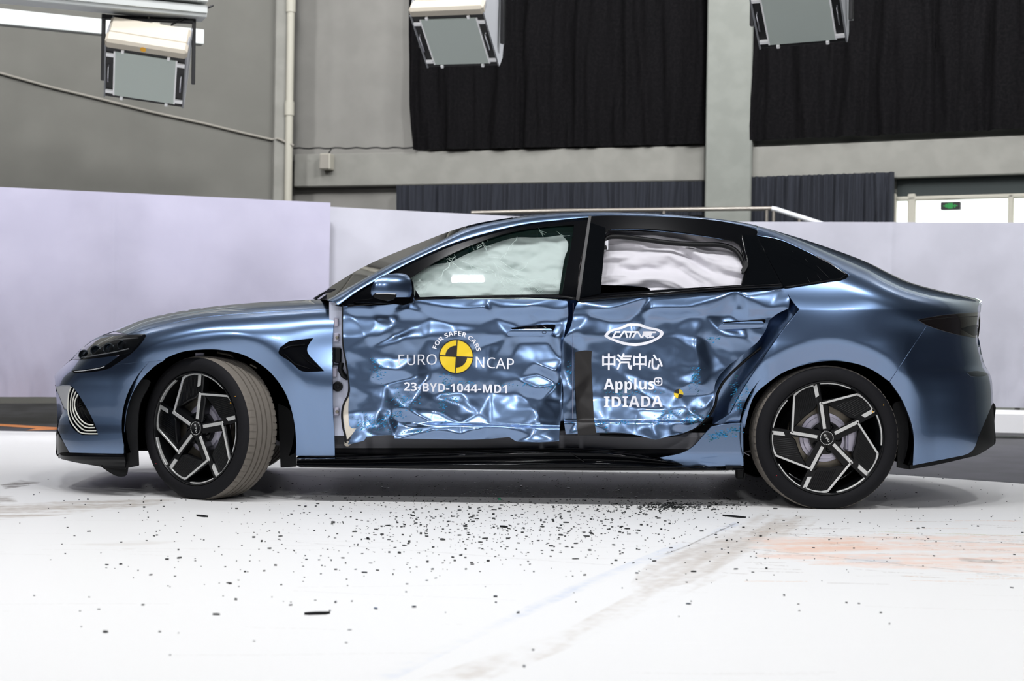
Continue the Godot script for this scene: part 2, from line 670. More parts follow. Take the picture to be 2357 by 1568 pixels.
func materials() -> void:
	mat("paint", "768fb3", 0.27, 1.0, 1.0)
	mat("underbody", "8d8d92", 0.8)
	mat("jamb_paint", "d3d8ea", 0.4, 0.3, 0.6)
	mat("gloss_black", "07080b", 0.08).metallic_specular = 0.3
	mat("satin_black", "0e0f11", 0.5).metallic_specular = 0.35
	mat("matte_black", "0f0f11", 0.9).metallic_specular = 0.2
	mat("rubber", "6e6860", 0.85)
	mat("tyre_side", "17171a", 0.75).metallic_specular = 0.3
	mat("rim_black", "0a0b0d", 0.28).metallic_specular = 0.4
	mat("machined", "dfe0de", 0.32, 0.55)
	mat("steel", "8a8478", 0.4, 0.8)
	mat("silver", "c9c6d6", 0.35, 0.6)
	mat("chrome", "d8d8dc", 0.08, 1.0)
	mat("white_sticker", "f2f3fa", 0.4, 0.0, 0.3)
	mat("yellow_sticker", "f4d126", 0.4, 0.0, 0.3)
	mat("black_sticker", "1f1c1e", 0.45, 0.0, 0.3)
	mat("scuff", "1590cf", 0.6)
	mat("scuff_dark", "14616f", 0.6)
	mat("tape", "151212", 0.5)
	mat("bare_metal", "cfc8bb", 0.45, 0.5)
	mat("airbag", "d6d4da", 0.85)
	mat("airbag_mint", "dbeae6", 0.85)
	mat("glass_frag", "101514", 0.15, 0.0, 0.5)
	mat("glass_green", "1fae7a", 0.2, 0.0, 0.5)
	mat("crack", "9fb5ae", 0.3)
	mat("lamp_white", "ffffff", 0.5)
	mat("lamp_cream", "b9b1a2", 0.5)
	mat("beam_white", "c2c6c4", 0.5)
	mat("lamp_black", "0d0d10", 0.45)
	mat("lamp_side", "b4b6ba", 0.5)
	mat("frosted", "bcc6bf", 0.55)
	mat("headlamp_inner", "1a1e22", 0.25, 0.3)
	mat("light_bar", "e8e8de", 0.3)
	mat("reflector", "6a737c", 0.15, 0.9)
	mat("tail_dark", "14100f", 0.1, 0.0, 1.0)
	mat("rail", "98928a", 0.35, 0.7)
	mat("pale_rail", "e9ecf0", 0.4, 0.2)
	mat("pipe", "aaa79a", 0.7)
	mat("speaker_grey", "8f8b82", 0.8)
	mat("orange_dot", "f0b030", 0.7)
	mat("red_dot", "c02035", 0.7)
	mat("foil", "f0f0f2", 0.3)
	mat("green_sign", "12b04c", 0.5)
	var w := mat("wall", "a3a19b", 0.9)
	triplanar(w, noise_tex(3, 0.01, Color("a1a29f"), Color("a8a9a6")), 0.25)
	w = mat("wall_warm", "b3b1ab", 0.9)
	triplanar(w, noise_tex(4, 0.012, Color("b2b2b1"), Color("bbbbba")), 0.25)
	w = mat("beam", "b9b8b2", 0.9)
	triplanar(w, noise_tex(6, 0.02, Color("b2b2af"), Color("bcbcb9")), 0.3)
	w = mat("pillar", "b4b6b0", 0.9)
	triplanar(w, noise_tex(7, 0.02, Color("afb1ae"), Color("b8bab7")), 0.3)
	mat("wall_dim", "7c7c84", 0.9)
	w = mat("ceiling", "a2a2a2", 0.95)
	mat("dark_panel", "2a3130", 0.8)
	w = mat("curtain", "ffffff", 0.95)
	w.metallic_specular = 0.08
	triplanar(w, noise_tex(8, 0.08, Color("101011"), Color("171617")), 0.7)
	mat("curtain_blue", "23262e", 0.95)
	w = mat("concrete", "77777a", 0.45)
	triplanar(w, noise_tex(12, 0.02, Color("626265"), Color("85858a"), 5), 0.22)
	w = mat("backdrop", "cdcbdc", 0.8)
	triplanar(w, noise_tex(15, 0.01, Color("dfdee4"), Color("e7e6eb")), 0.3)
	w = mat("backdrop_pale", "d4d4de", 0.8)
	triplanar(w, noise_tex(16, 0.01, Color("dddddf"), Color("e6e6e8")), 0.3)
	var g := mat("glass", "0c1f1c", 0.012)
	g.transparency = BaseMaterial3D.TRANSPARENCY_ALPHA
	g.albedo_color = Color(0.05, 0.2, 0.17, 0.16)
	g = mat("lens", "101418", 0.02)
	g.transparency = BaseMaterial3D.TRANSPARENCY_ALPHA
	g.albedo_color = Color(0.03, 0.035, 0.04, 0.45)
	mat("dark_glass", "06080b", 0.03).metallic_specular = 0.26
	g = mat("window_light", "ffffff", 0.6)
	g.emission_enabled = true
	g.emission = Color("f6fff8")
	g.emission_energy_multiplier = 1.3
	g = mat("lamp_glow", "ffffff", 0.6)
	g.emission_enabled = true
	g.emission = Color("f4f6ff")
	g.emission_energy_multiplier = 9.0
	g = mat("sign_glow", "0b3a1c", 0.6)
	g.emission_enabled = true
	g.emission = Color("10a040")
	g.emission_energy_multiplier = 0.6


var lamps_in := {}


# PITCH: -90 looks straight down, -32 looks down towards the back of the hall from the front, 205 the same but turned about
func ceiling_lamp(at: Vector3, energy: float, size: Vector2, pitch: float, where: String) -> void:
	lamps_in[where] = lamps_in.get(where, 0) + 1
	var t := thing("ceiling_lamp", "white hall lamp hanging %s, %s from the left, out of the picture" % [where, ["first", "second", "third", "fourth", "fifth"][lamps_in[where] - 1]], "lamp", at, "hall lamps " + where)
	var turn := Basis.from_euler(Vector3(deg_to_rad(pitch), 0, 0)) if pitch < 0 else Basis.from_euler(Vector3(deg_to_rad(-(pitch - 180.0)), 0, 0))
	var m := MB.new()
	m.box(Transform3D(turn, at + turn.z * 0.07), Vector3(size.x + 0.08, size.y + 0.08, 0.12), 0.01)
	obj("housing", m, M.lamp_side, t)
	m = MB.new()
	m.box(Transform3D(turn, at), Vector3(size.x, size.y, 0.02), 0.004)
	obj("diffuser", m, M.lamp_glow, t)
	m = MB.new()
	m.tube([at + Vector3(0, 0.1, 0) + turn.z * 0.08, Vector3(at.x, 7.2, at.z) + Vector3(turn.z.x, 0, turn.z.z) * 0.08], 0.012, 6)
	obj("rod", m, M.satin_black, t)
	var l := AreaLight3D.new()
	l.name = "light"
	l.area_size = size
	l.light_energy = energy
	l.light_color = Color("fdfdff")
	l.shadow_enabled = true
	l.area_range = 40.0
	t.add_child(l)
	l.transform = Transform3D(turn, turn.z * -0.02)


# ------------------------------------------------------------------ the hall
# an upright wall through two floor points given by column and distance
class Plane2:
	var o: Vector3
	var u: Vector3
	var n: Vector3
	func _init(a: Vector3, b: Vector3) -> void:
		o = a
		u = (b - a).normalized()
		n = u.cross(Vector3.UP)
		if n.z < 0:
			n = -n
	func s_of(p: Vector3) -> float:
		return (p - o).dot(u)
	func at(s: float, y: float, off: float) -> Vector3:
		return o + u * s + n * off + Vector3(0, y, 0)


func stand(px: float, dist: float) -> Vector3:
	return Vector3((px - 1178.5) / F * dist, 0, CAM.z - dist)


func on(w: Plane2, px: float, py: float, off := 0.0) -> Vector3:   # (along the wall, height)
	var r := ray(px, py)
	var t := (w.o + w.n * off - CAM).dot(w.n) / r.dot(w.n)
	var p := CAM + r * t
	return Vector3(w.s_of(p), p.y, 0)


# a box on a wall from its front outline in the photograph
func slab(mb: MB, w: Plane2, x0: float, y0: float, x1: float, y1: float, back: float, front: float, bevel := 0.01) -> void:
	var a := on(w, x0, (y0 + y1) / 2, front)
	var b := on(w, x1, (y0 + y1) / 2, front)
	var t := on(w, (x0 + x1) / 2, y0, front)
	var u := on(w, (x0 + x1) / 2, y1, front)
	wbox(mb, w, minf(a.x, b.x), maxf(a.x, b.x), u.y, t.y, back, front, bevel)


func wbox(mb: MB, w: Plane2, s0: float, s1: float, y0: float, y1: float, back: float, front: float, bevel := 0.0) -> void:
	mb.box(T(w.at((s0 + s1) / 2, (y0 + y1) / 2, (back + front) / 2), w.u, w.n), Vector3(s1 - s0, y1 - y0, front - back), bevel)


var left_wall: Plane2
var back_wall: Plane2
var right_wall: Plane2


func hall() -> void:
	left_wall = Plane2.new(stand(-60, 16.3), stand(640, 17.6))
	back_wall = Plane2.new(stand(676, 18.0), stand(1618, 16.65))
	right_wall = Plane2.new(stand(1727, 16.2), stand(2357, 15.0))
	var m := MB.new()
	m.box(T(Vector3(0, -0.15, 1)), Vector3(34, 0.3, 30))
	struct("floor", m, M.concrete)
	m = MB.new()
	m.box(T(Vector3(0, 7.4, 1)), Vector3(34, 0.3, 30))
	struct("ceiling", m, M.ceiling)
	m = MB.new()
	wbox(m, left_wall, -12.0, left_wall.s_of(stand(668, 17.65)), -0.1, 7.3, -0.25, 0.0)
	struct("wall_left", m, M.wall)
	m = MB.new()
	wbox(m, back_wall, -0.6, back_wall.s_of(stand(1740, 16.5)), -0.1, 7.3, -0.25, 0.0)
	struct("wall_back", m, M.wall_warm)
	m = MB.new()
	wbox(m, right_wall, -0.4, 12.0, -0.1, 7.3, -0.25, 0.0)
	struct("wall_right", m, M.pillar)
	m = MB.new()
	m.box(T(Vector3(0, 3.6, 12)), Vector3(34, 7.6, 0.3))
	struct("wall_front", m, M.wall_dim)
	for x in [-15.0, 15.0]:
		m = MB.new()
		m.box(T(Vector3(x, 3.6, 2)), Vector3(0.3, 7.6, 26))
		struct("wall_side", m, M.wall_dim)
	# beams, corner post, pillar
	m = MB.new()
	slab(m, back_wall, 676, 345.5, 1622, 423, -0.1, 0.16)
	slab(m, right_wall, 1722, 318, 2700, 405, -0.1, 0.16)
	struct("trim_1", m, M.beam)
	m = MB.new()
	slab(m, left_wall, 632, -300, 658, 900, -0.1, 0.1)
	struct("trim_2", m, M.beam)
	m = MB.new()
	var pil := Plane2.new(stand(1617, 16.1), stand(1722, 15.95))
	wbox(m, pil, 0.0, pil.s_of(stand(1723, 15.95)), -0.05, 7.3, -0.6, 0.0, 0.015)
	struct("trim_3", m, M.pillar)
	m = MB.new()
	slab(m, right_wall, 1700, -400, 1735, 900, -0.05, 0.12)
	struct("trim_4", m, M.pillar)
	# painted white ground the car stands on
	floor_paint()
	# dark panel and bright windows to the right
	m = MB.new()
	slab(m, right_wall, 2064, 396, 2720, 452, -0.02, 0.05)
	struct("trim_5", m, M.dark_panel)
	m = MB.new()
	for r in [[2052, 446, 2062, 600], [2088, 446, 2106, 600], [2319, 446, 2332, 600], [2062, 444, 2720, 454]]:
		slab(m, right_wall, r[0], r[1], r[2], r[3], 0.0, 0.08)
	struct("trim_6", m, M.pipe)
	var k := 0
	for r in [[2062, 452, 2089, 600], [2106, 456, 2320, 600], [2331, 452, 2720, 600]]:
		k += 1
		m = MB.new()
		slab(m, right_wall, r[0], r[1], r[2], r[3], 0.0, 0.04)
		struct("window_%d" % k, m, M.window_light)
	var l := AreaLight3D.new()
	l.name = "daylight"
	l.area_size = Vector2(2.6, 0.7)
	l.light_energy = 1.0
	l.light_color = Color("e0fff0")
	l.shadow_enabled = true
	l.area_range = 40.0
	add_child(l)
	var at := on(right_wall, 2330, 530)
	l.look_at_from_position(right_wall.at(at.x, at.y, 0.12), right_wall.at(at.x, at.y, 3.0))
	# green exit sign
	var sign_at := on(right_wall, 2187, 473, 0.12)
	var t := thing("exit_sign", "small dark exit sign with a glowing green emblem in front of the bright window", "sign", right_wall.at(sign_at.x, sign_at.y - 0.05, 0.1))
	m = MB.new()
	slab(m, right_wall, 2165, 465, 2210, 482.5, 0.04, 0.11, 0.004)
	obj("sign_box", m, M.lamp_black, t)
	m = MB.new()
	for q in [[2171, 472.5, 2204, 475], [2181, 467.5, 2193, 480], [2176, 469, 2180, 478], [2196, 470, 2199, 478]]:
		slab(m, right_wall, q[0], q[1], q[2], q[3], 0.1, 0.114, 0.0)
	obj("emblem", m, M.sign_glow, t)
	# curtains
	curtain("tall charcoal pleated curtain over the beam, between the grey wall and the pillar", back_wall, 948, 1640, 341, -420, 0.06, M.curtain, 14, 0.24)
	curtain("tall charcoal pleated curtain over the beam, right of the pillar", right_wall, 1732, 2720, 305, -420, 0.06, M.curtain, 17, 0.0)
	curtain("low navy pleated curtain under the beam, left of the pillar", back_wall, 928, 1630, 500, 424, 0.03, M.curtain_blue, 46, 0.0)
	curtain("low navy pleated curtain under the beam, right of the pillar", right_wall, 1724, 2066, 520, 404, 0.03, M.curtain_blue, 26, 0.0)
	# pipe, cables, wall loudspeaker
	var pipe := MB.new()
	var pa := on(left_wall, 664, 400, 0.14)
	pipe.tube([left_wall.at(pa.x, 0.0, 0.14), left_wall.at(pa.x, 7.2, 0.14)], 0.045, 12)
	t = thing("drain_pipe", "grey pipe running up the corner of the hall beside the post", "pipe", left_wall.at(pa.x, 0, 0.14))
	obj("tube", pipe, M.pipe, t)
	for y in [12.0, 250.0]:
		var c := MB.new()
		var h := on(left_wall, 664, y, 0.14).y
		c.lathe([Vector2(0.045, 0.08), Vector2(0.056, 0.08), Vector2(0.056, -0.08), Vector2(0.045, -0.08)], 12, Transform3D(Basis(Vector3.RIGHT, PI / 2), left_wall.at(pa.x, h, 0.14)))
		obj("bracket", c, M.pipe, t)
	var path := []
	for q in [[-400, 68], [-120, 139], [0, 168], [115, 200], [232, 228], [350, 258], [470, 284], [560, 306], [625, 321], [640, 319], [655, 326], [676, 335]]:
		var s := on(left_wall, q[0], q[1], 0.03 if q[0] < 630 else (0.13 if q[0] < 660 else 0.2))
		path.append(left_wall.at(s.x, s.y, 0.03 if q[0] < 630 else (0.13 if q[0] < 660 else 0.2)))
	m = MB.new()
	m.tube(path, 0.014, 6)
	tag(obj("wall_cable", m, M.speaker_grey), "thick grey cable sagging down across the left wall to the corner", "cable")
	path = []
	for k2 in 24:
		var q := on(back_wall, 676 + k2 * 12, 341.5 - 0.05 * k2, 0.17)
		path.append(back_wall.at(q.x, q.y + 0.006 * sin(k2 * 1.7), 0.17))
	m = MB.new()
	m.tube(path, 0.009, 6)
	tag(obj("beam_cable", m, M.satin_black), "thin dark cable lying along the top edge of the beam", "cable")
	var sp := on(back_wall, 746, 390, 0.2)
	t = thing("wall_speaker", "small grey loudspeaker box fixed to the beam near the corner", "speaker", back_wall.at(sp.x, sp.y, 0.2))
	m = MB.new()
	slab(m, back_wall, 735, 353, 759, 390, 0.16, 0.3, 0.01)
	obj("cabinet", m, M.pipe, t)
	m = MB.new()
	slab(m, back_wall, 736, 355, 756, 388, 0.29, 0.306, 0.003)
	obj("grille", m, M.speaker_grey, t)
	m = MB.new()
	path = []
	for q in [[756, 354], [761, 346], [763, 340]]:
		var e := on(back_wall, q[0], q[1], 0.2)
		path.append(back_wall.at(e.x, e.y, 0.2))
	m.tube(path, 0.007, 6)
	obj("lead", m, M.satin_black, t)
	# stair rail behind the backdrop
	var rp := Plane2.new(stand(1080, 16.0), stand(1790, 15.6))
	t = thing("stair_rail", "grey metal hand rail with a bright sloping end, behind the white backdrop", "railing", stand(1440, 15.4))
	var rail := MB.new()
	var p3 := func(x: float, y: float) -> Vector3:
		var q := on(rp, x, y)
		return rp.at(q.x, q.y, 0.0)
	rail.tube([p3.call(1085, 490), p3.call(1300, 485), p3.call(1776, 480)], 0.022, 10)
	obj("hand_rail", rail, M.rail, t)
	rail = MB.new()
	rail.tube([p3.call(1776, 480), p3.call(1786, 482), p3.call(1890, 515), p3.call(2000, 552)], 0.026, 10)
	obj("sloping_rail", rail, M.pale_rail, t)
	for x in [1528.0, 1765.0, 1781.0, 1840.0]:
		rail = MB.new()
		var top: Vector3 = p3.call(x, 480.0 if x < 1785 else 500.0)
		rail.tube([top, Vector3(top.x, 0, top.z)], 0.016, 8)
		obj("post", rail, M.rail, t)


func curtain(label: String, w: Plane2, x0: float, x1: float, ybot: float, ytop: float, amp: float, m: Material, pleats: int, flare: float) -> void:
	var s0 := on(w, x0, ybot).x
	var s1 := on(w, x1, ybot).x
	var b := on(w, (x0 + x1) / 2, ybot, 0.1).y
	var t := on(w, (x0 + x1) / 2, ytop, 0.1).y
	var cols := pleats * 10
	var rows := []
	var nz := FastNoiseLite.new()
	nz.seed = pleats
	nz.frequency = 0.8
	for j in 15:
		var v := j / 14.0
		var row := []
		for i in cols + 1:
			var u := float(i) / cols
			var y := lerpf(t, b, v)
			var ph := u * pleats * TAU + 2.2 * nz.get_noise_2d(u * 9.0, y * 0.25) * 3.0
			var d := 0.22 + amp * (0.6 * sin(ph) + 0.4 * sin(ph * 0.47 + 1.0)) + 0.02 * nz.get_noise_2d(u * 40.0, y)
			var s := lerpf(s0, s1, u)
			if flare > 0.0:
				s += 0.09 * pow(v, 6.0) * maxf(0.0, 1.0 - u * 25.0)
			row.append(w.at(s, y, d - 0.02))
		rows.append(row)
	var mb := MB.new()
	mb.sheet(rows, w.n)
	var o := obj("curtain", mb, m)
	tag(o, label, "curtain")


# the white ground: a thin raised sheet of paint whose wear is drawn in its own ground coordinates
const FX := -6.0
const FZ := -5.0
const TEX := 2048.0
const SIDE := 12.2


func tx(px: float, py: float) -> Vector2:
	var g := ground(px, py)
	return Vector2((g.x - FX) / SIDE * TEX, (g.z - FZ) / SIDE * TEX)


func smear(im: Image, pts: Array, col: Color, strength: float, seed_: int, along: Vector2, soft := 26.0) -> void:
	var poly := PackedVector2Array()
	for k in range(0, pts.size(), 2):
		poly.append(tx(pts[k], pts[k + 1]))
	var lo := poly[0]
	var hi := poly[0]
	for p in poly:
		lo = lo.min(p)
		hi = hi.max(p)
	var n := FastNoiseLite.new()
	n.seed = seed_
	n.frequency = 0.03
	n.fractal_octaves = 4
	var a := (tx(along.x, along.y) - poly[0]).normalized()
	for y in range(maxi(0, int(lo.y)), mini(2047, int(hi.y)) + 1):
		for x in range(maxi(0, int(lo.x)), mini(2047, int(hi.x)) + 1):
			var p := Vector2(x, y)
			if not Geometry2D.is_point_in_polygon(p, poly):
				continue
			var e := 1e9
			for k in poly.size():
				e = minf(e, p.distance_squared_to(Geometry2D.get_closest_point_to_segment(p, poly[k], poly[(k + 1) % poly.size()])))
			e = clampf(sqrt(e) / soft, 0.0, 1.0)
			var q := Vector2(p.dot(a) * 0.14, p.dot(Vector2(-a.y, a.x)) * 1.6)
			var v := clampf(0.5 + 0.9 * n.get_noise_2dv(q) + 0.45 * n.get_noise_2d(p.x * 3.0, p.y * 3.0), 0.0, 1.0)
			var f := strength * v * smoothstep(0.0, 1.0, e * 0.7 + v * 0.5)
			im.set_pixel(x, y, im.get_pixel(x, y).lerp(col, clampf(f, 0.0, 1.0)))


func scratch(im: Image, a: Vector2, b: Vector2, col: Color, strength: float, wide := 1.0) -> void:
	var n := int(a.distance_to(b)) + 1
	for k in n:
		var p := a.lerp(b, float(k) / n) + Vector2(0, sin(k * 0.05) * 0.8)
		for d in range(0, int(ceil(wide))):
			var x := int(p.x)
			var y := int(p.y) + d
			if x >= 0 and y >= 0 and x < 2048 and y < 2048 and rng.randf() < 0.8:
				im.set_pixel(x, y, im.get_pixel(x, y).lerp(col, strength * rng.randf_range(0.4, 1.0)))


func floor_paint() -> void:
	var im := Image.create(2048, 2048, false, Image.FORMAT_RGB8)
	im.fill(Color("ebebea"))
	for k in 900:
		var c := Vector2(rng.randf_range(0, 2047), rng.randf_range(0, 2047))
		var dir := Vector2.from_angle(rng.randfn(0.0, 0.12))
		scratch(im, c, c + dir * rng.randf_range(8, 120), Color("b9b4ae") if rng.randf() < 0.7 else Color("fbfbfb"), 0.28)
	# broad grey tyre track running from the rear wheel towards the camera
	smear(im, [1748, 1183, 1892, 1190, 1830, 1246, 1748, 1285, 1672, 1328, 1591, 1364, 1434, 1432, 1300, 1499, 1130, 1567, 960, 1567, 1300, 1452, 1457, 1367, 1448, 1345, 1502, 1286, 1587, 1255, 1672, 1222], Color("bdb3a8"), 0.62, 3, Vector2(1300, 1450))
	smear(im, [1448, 1345, 1502, 1284, 1587, 1253, 1680, 1222, 1790, 1215, 1700, 1285, 1590, 1345, 1500, 1362], Color("ab9f93"), 0.5, 4, Vector2(1700, 1240))
	# bluish strip beside it
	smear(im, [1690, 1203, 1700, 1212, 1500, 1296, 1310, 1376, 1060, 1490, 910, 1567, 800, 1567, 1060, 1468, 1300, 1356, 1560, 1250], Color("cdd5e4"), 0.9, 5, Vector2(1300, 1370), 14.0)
	scratch(im, tx(1692, 1207), tx(1585, 1258), Color("5a5249"), 0.5, 2.0)
	scratch(im, tx(1585, 1258), tx(1530, 1278), Color("5a5249"), 0.45, 2.0)
	# faded orange and pink patches to the right
	smear(im, [1700, 1240, 2000, 1232, 2700, 1240, 2700, 1330, 2200, 1320, 1900, 1305, 1740, 1285], Color("efd0c0"), 0.75, 6, Vector2(2300, 1240), 20.0)
	smear(im, [1740, 1245, 1960, 1240, 2050, 1268, 1800, 1280], Color("e9b79a"), 0.5, 7, Vector2(2000, 1240), 16.0)
	smear(im, [1930, 1282, 2060, 1286, 2080, 1302, 1950, 1300], Color("c8d2dc"), 0.6, 8, Vector2(2100, 1290), 10.0)
	smear(im, [2200, 1284, 2330, 1298, 2300, 1302, 2210, 1296], Color("8f8984"), 0.5, 9, Vector2(2330, 1295), 6.0)
	for k in 90:
		var y := rng.randf_range(1200, 1345)
		var x := rng.randf_range(1640, 2420)
		scratch(im, tx(x, y), tx(x + rng.randf_range(15, 160), y + rng.randf_range(-1, 6)), Color("6d6157") if rng.randf() < 0.6 else Color("c9824f"), 0.55)
	scratch(im, tx(1660, 1224), tx(2500, 1262), Color("7a6f66"), 0.5, 1.5)
	scratch(im, tx(1570, 1250), tx(2500, 1345), Color("7a6f66"), 0.45, 1.5)
	scratch(im, tx(2020, 1226), tx(2500, 1240), Color("96994f"), 0.5, 1.5)
	scratch(im, tx(600, 1090), tx(1700, 1170), Color("8f8e94"), 0.7, 2.0)
	scratch(im, tx(600, 1095), tx(1700, 1176), Color("f8f8f8"), 0.6, 2.0)
	scratch(im, tx(680, 1250), tx(1420, 1305), Color("c9c7c5"), 0.6, 2.0)
	# dirt at the left, in front of the nose
	smear(im, [0, 1118, 45, 1106, 95, 1112, 60, 1121, 10, 1128], Color("6f6a64"), 0.9, 10, Vector2(95, 1112), 8.0)
	smear(im, [-200, 1160, 20, 1163, 200, 1152, 420, 1150, 330, 1172, 120, 1190, -60, 1205, -220, 1210], Color("a99e92"), 0.7, 11, Vector2(300, 1155), 16.0)
	smear(im, [-60, 1140, 30, 1144, 40, 1158, -60, 1162], Color("8a827a"), 0.7, 12, Vector2(60, 1150), 8.0)
	smear(im, [160, 1255, 330, 1245, 420, 1248, 300, 1268], Color("d6d2cd"), 0.5, 13, Vector2(420, 1250), 10.0)
	var m := mat("white_ground", "ffffff", 0.5)
	m.albedo_texture = ImageTexture.create_from_image(im)
	var mb := MB.new()
	var uv := PackedVector2Array()
	var outline := PackedVector2Array([Vector2(-5.99, -4.75), Vector2(-1.2, -4.75), Vector2(2.3, -1.94), Vector2(6.15, 1.1), Vector2(6.15, 7.18), Vector2(-5.99, 7.18)])
	var ids := Geometry2D.triangulate_polygon(outline)
	for p in outline:
		mb.vert(Vector3(p.x, 0.0, p.y), Vector3.UP)
		uv.append((p - Vector2(FX, FZ)) / SIDE)
	for k in range(0, ids.size(), 3):
		if (outline[ids[k + 1]] - outline[ids[k]]).cross(outline[ids[k + 2]] - outline[ids[k]]) > 0:
			mb.tri(ids[k], ids[k + 1], ids[k + 2])
		else:
			mb.tri(ids[k], ids[k + 2], ids[k + 1])
	for k in outline.size():
		var a := outline[k]
		var b := outline[(k + 1) % outline.size()]
		mb.flat([Vector3(a.x, 0, a.y), Vector3(b.x, 0, b.y), Vector3(b.x, -0.02, b.y), Vector3(a.x, -0.02, a.y)], Vector3(b.y - a.y, 0, a.x - b.x))
		for p in [a, b, b, a]:
			uv.append((p - Vector2(FX, FZ)) / SIDE)
	var o := MeshInstance3D.new()
	o.name = "floor_coating"
	var arr := []
	arr.resize(Mesh.ARRAY_MAX)
	arr[Mesh.ARRAY_VERTEX] = mb.v
	arr[Mesh.ARRAY_NORMAL] = mb.n
	arr[Mesh.ARRAY_TEX_UV] = uv
	arr[Mesh.ARRAY_INDEX] = mb.i
	var me := ArrayMesh.new()
	me.add_surface_from_arrays(Mesh.PRIMITIVE_TRIANGLES, arr)
	me.surface_set_material(0, m)
	o.mesh = me
	add_child(o, true)
	o.position.y = 0.004
	o.set_meta("kind", "structure")
	# orange line on the concrete behind
	mb = MB.new()
	var a0 := ground(-40, 978, 0.002)
	var b0 := ground(140, 990, 0.002)
	mb.flat([a0, b0, ground(140, 984.5, 0.002), ground(-40, 973.5, 0.002)], Vector3.UP)
	mb.flat([ground(60, 991, 0.002), ground(140, 989, 0.002), ground(140, 986, 0.002), ground(90, 985, 0.002)], Vector3.UP)
	var ol := struct("trim_7", mb, mat("floor_orange", "b9743f", 0.7))


# ------------------------------------------------------------------ white cloth backdrops
func backdrops() -> void:
	var wl := Plane2.new(stand(-40, 12.55), stand(757, 13.6))
	backdrop("tall lavender white cloth backdrop at the left behind the nose of the car", wl, -700, 757, 466.5, 757, 914, 60, M.backdrop, 3)
	var wm := Plane2.new(stand(740, 13.75), stand(1500, 15.18))
	backdrop("long white cloth backdrop behind the cabin of the car, its top edge sloping", wm, 735, 1495, 476, 760, 935, 900, M.backdrop_pale, 5)
	var wr := Plane2.new(stand(1505, 13.58), stand(2357, 13.12))
	backdrop("white cloth backdrop at the right behind the tail of the car", wr, 1500, 2900, 510.5, 1800, 938, 2300, M.backdrop_pale, 7)
	var m := MB.new()
	slab(m, wr, 1700, 945, 2900, 1004, 0.15, 0.32, 0.03)
	tag(obj("low_barrier", m, M.foil), "low glossy white barrier on the floor at the foot of the right backdrop", "barrier")


func backdrop(label: String, w: Plane2, x0: float, x1: float, ytop: float, xt: float, ybot: float, xb: float, m: Material, seed_: int) -> void:
	var s0 := on(w, x0, 700).x
	var s1 := on(w, x1, 700).x
	var t := on(w, xt, ytop).y
	var b := on(w, xb, ybot).y
	var seam := on(w, xb + 200.0 if xb < 500.0 else xb - 250.0, 700).x
	var o := thing("backdrop", label, "backdrop", w.at((s0 + s1) / 2, 0, -0.05))
	var nz := FastNoiseLite.new()
	nz.seed = seed_
	nz.frequency = 0.9
	for side in [0.0, -0.05]:
		var rows := []
		for j in 31:
			var row := []
			for i in 361:
				var s := lerpf(s0, s1, i / 360.0)
				var y := lerpf(t, b, j / 30.0)
				var low := pow(j / 30.0, 3.0)
				var d := 0.012 * nz.get_noise_2d(s * 0.9, y * 0.5) + low * 0.03 * nz.get_noise_2d(s * 3.5, y * 1.2 + s) + 0.006 * exp(-pow((s - seam) / 0.02, 2.0))
				row.append(w.at(s, y, d + side))
			rows.append(row)
		if side == 0.0:
			var mb := MB.new()
			mb.sheet(rows, w.n)
			for e in [rows[0], rows[30]]:
				var far := []
				for p in e:
					far.append(p - w.n * 0.03)
				mb.sheet([e, far], Vector3.UP if e == rows[0] else Vector3.DOWN)
			obj("cloth", mb, m, o)
	var mb := MB.new()
	wbox(mb, w, s0 + 0.02, s1 - 0.02, t - 0.06, t - 0.02, -0.07, -0.035)
	wbox(mb, w, s0 + 0.02, s1 - 0.02, b + 0.02, b + 0.06, -0.07, -0.035)
	obj("frame", mb, M.pipe, o)
	for f in [0.28, 0.62, 0.92]:
		mb = MB.new()
		var s := lerpf(s0, s1, f)
		wbox(mb, w, s - 0.02, s + 0.02, 0.0, t - 0.05, -0.11, -0.07)
		wbox(mb, w, s - 0.02, s + 0.02, 0.0, 0.03, -0.4, 0.0)
		obj("stand", mb, M.pipe, o)


# ------------------------------------------------------------------ the car's body: silhouettes, then depth as a function of place
var HOODSIL := pp([60, 905, 126, 862, 145, 843, 161, 829, 186, 804, 214, 782, 240, 769, 272, 755, 320, 736, 386, 721, 444, 711.5, 513, 703, 617, 694.5, 682, 691.5, 722, 689, 800, 688])
var NOSE := pp([690, 190, 780, 150, 829, 136, 860, 126.5, 890, 127, 930, 129.5, 977, 131, 1000, 128, 1040, 129, 1060, 136])
var SHIELD := pp([717, 688, 756, 663, 840, 613, 952, 565, 1075, 520, 1176, 501, 1260, 491, 1360, 487])
var ROOFSIL := pp([753, 690.5, 812, 656, 896, 609, 952, 582, 1008, 556, 1078, 523, 1176, 502, 1260, 491.5, 1360, 487.5, 1478, 489.5, 1597, 498.5, 1716, 513.5, 1805, 537, 1894, 565.5, 2000, 605, 2050, 630, 2093, 649, 2178, 672, 2261, 690])
var TAIL := pp([660, 2262, 690, 2261, 705, 2258.5, 731, 2256, 775, 2252, 812, 2259, 842, 2268, 862, 2280, 897, 2285.5, 930, 2287, 985, 2291, 1014, 2291, 1060, 2280])
var RAILLOW := pp([753, 712, 778, 702, 812, 677, 868, 643.6, 952, 599, 1036, 562, 1120, 536, 1204, 516, 1288, 506, 1355, 500, 1478, 499, 1567, 501, 1656, 509, 1736, 528, 1800, 551, 1876, 586, 1955, 632])


func g(t: float, p: float) -> float:
	return 1.0 - sqrt(1.0 - pow(clampf(t, 0.0, 0.998), p))


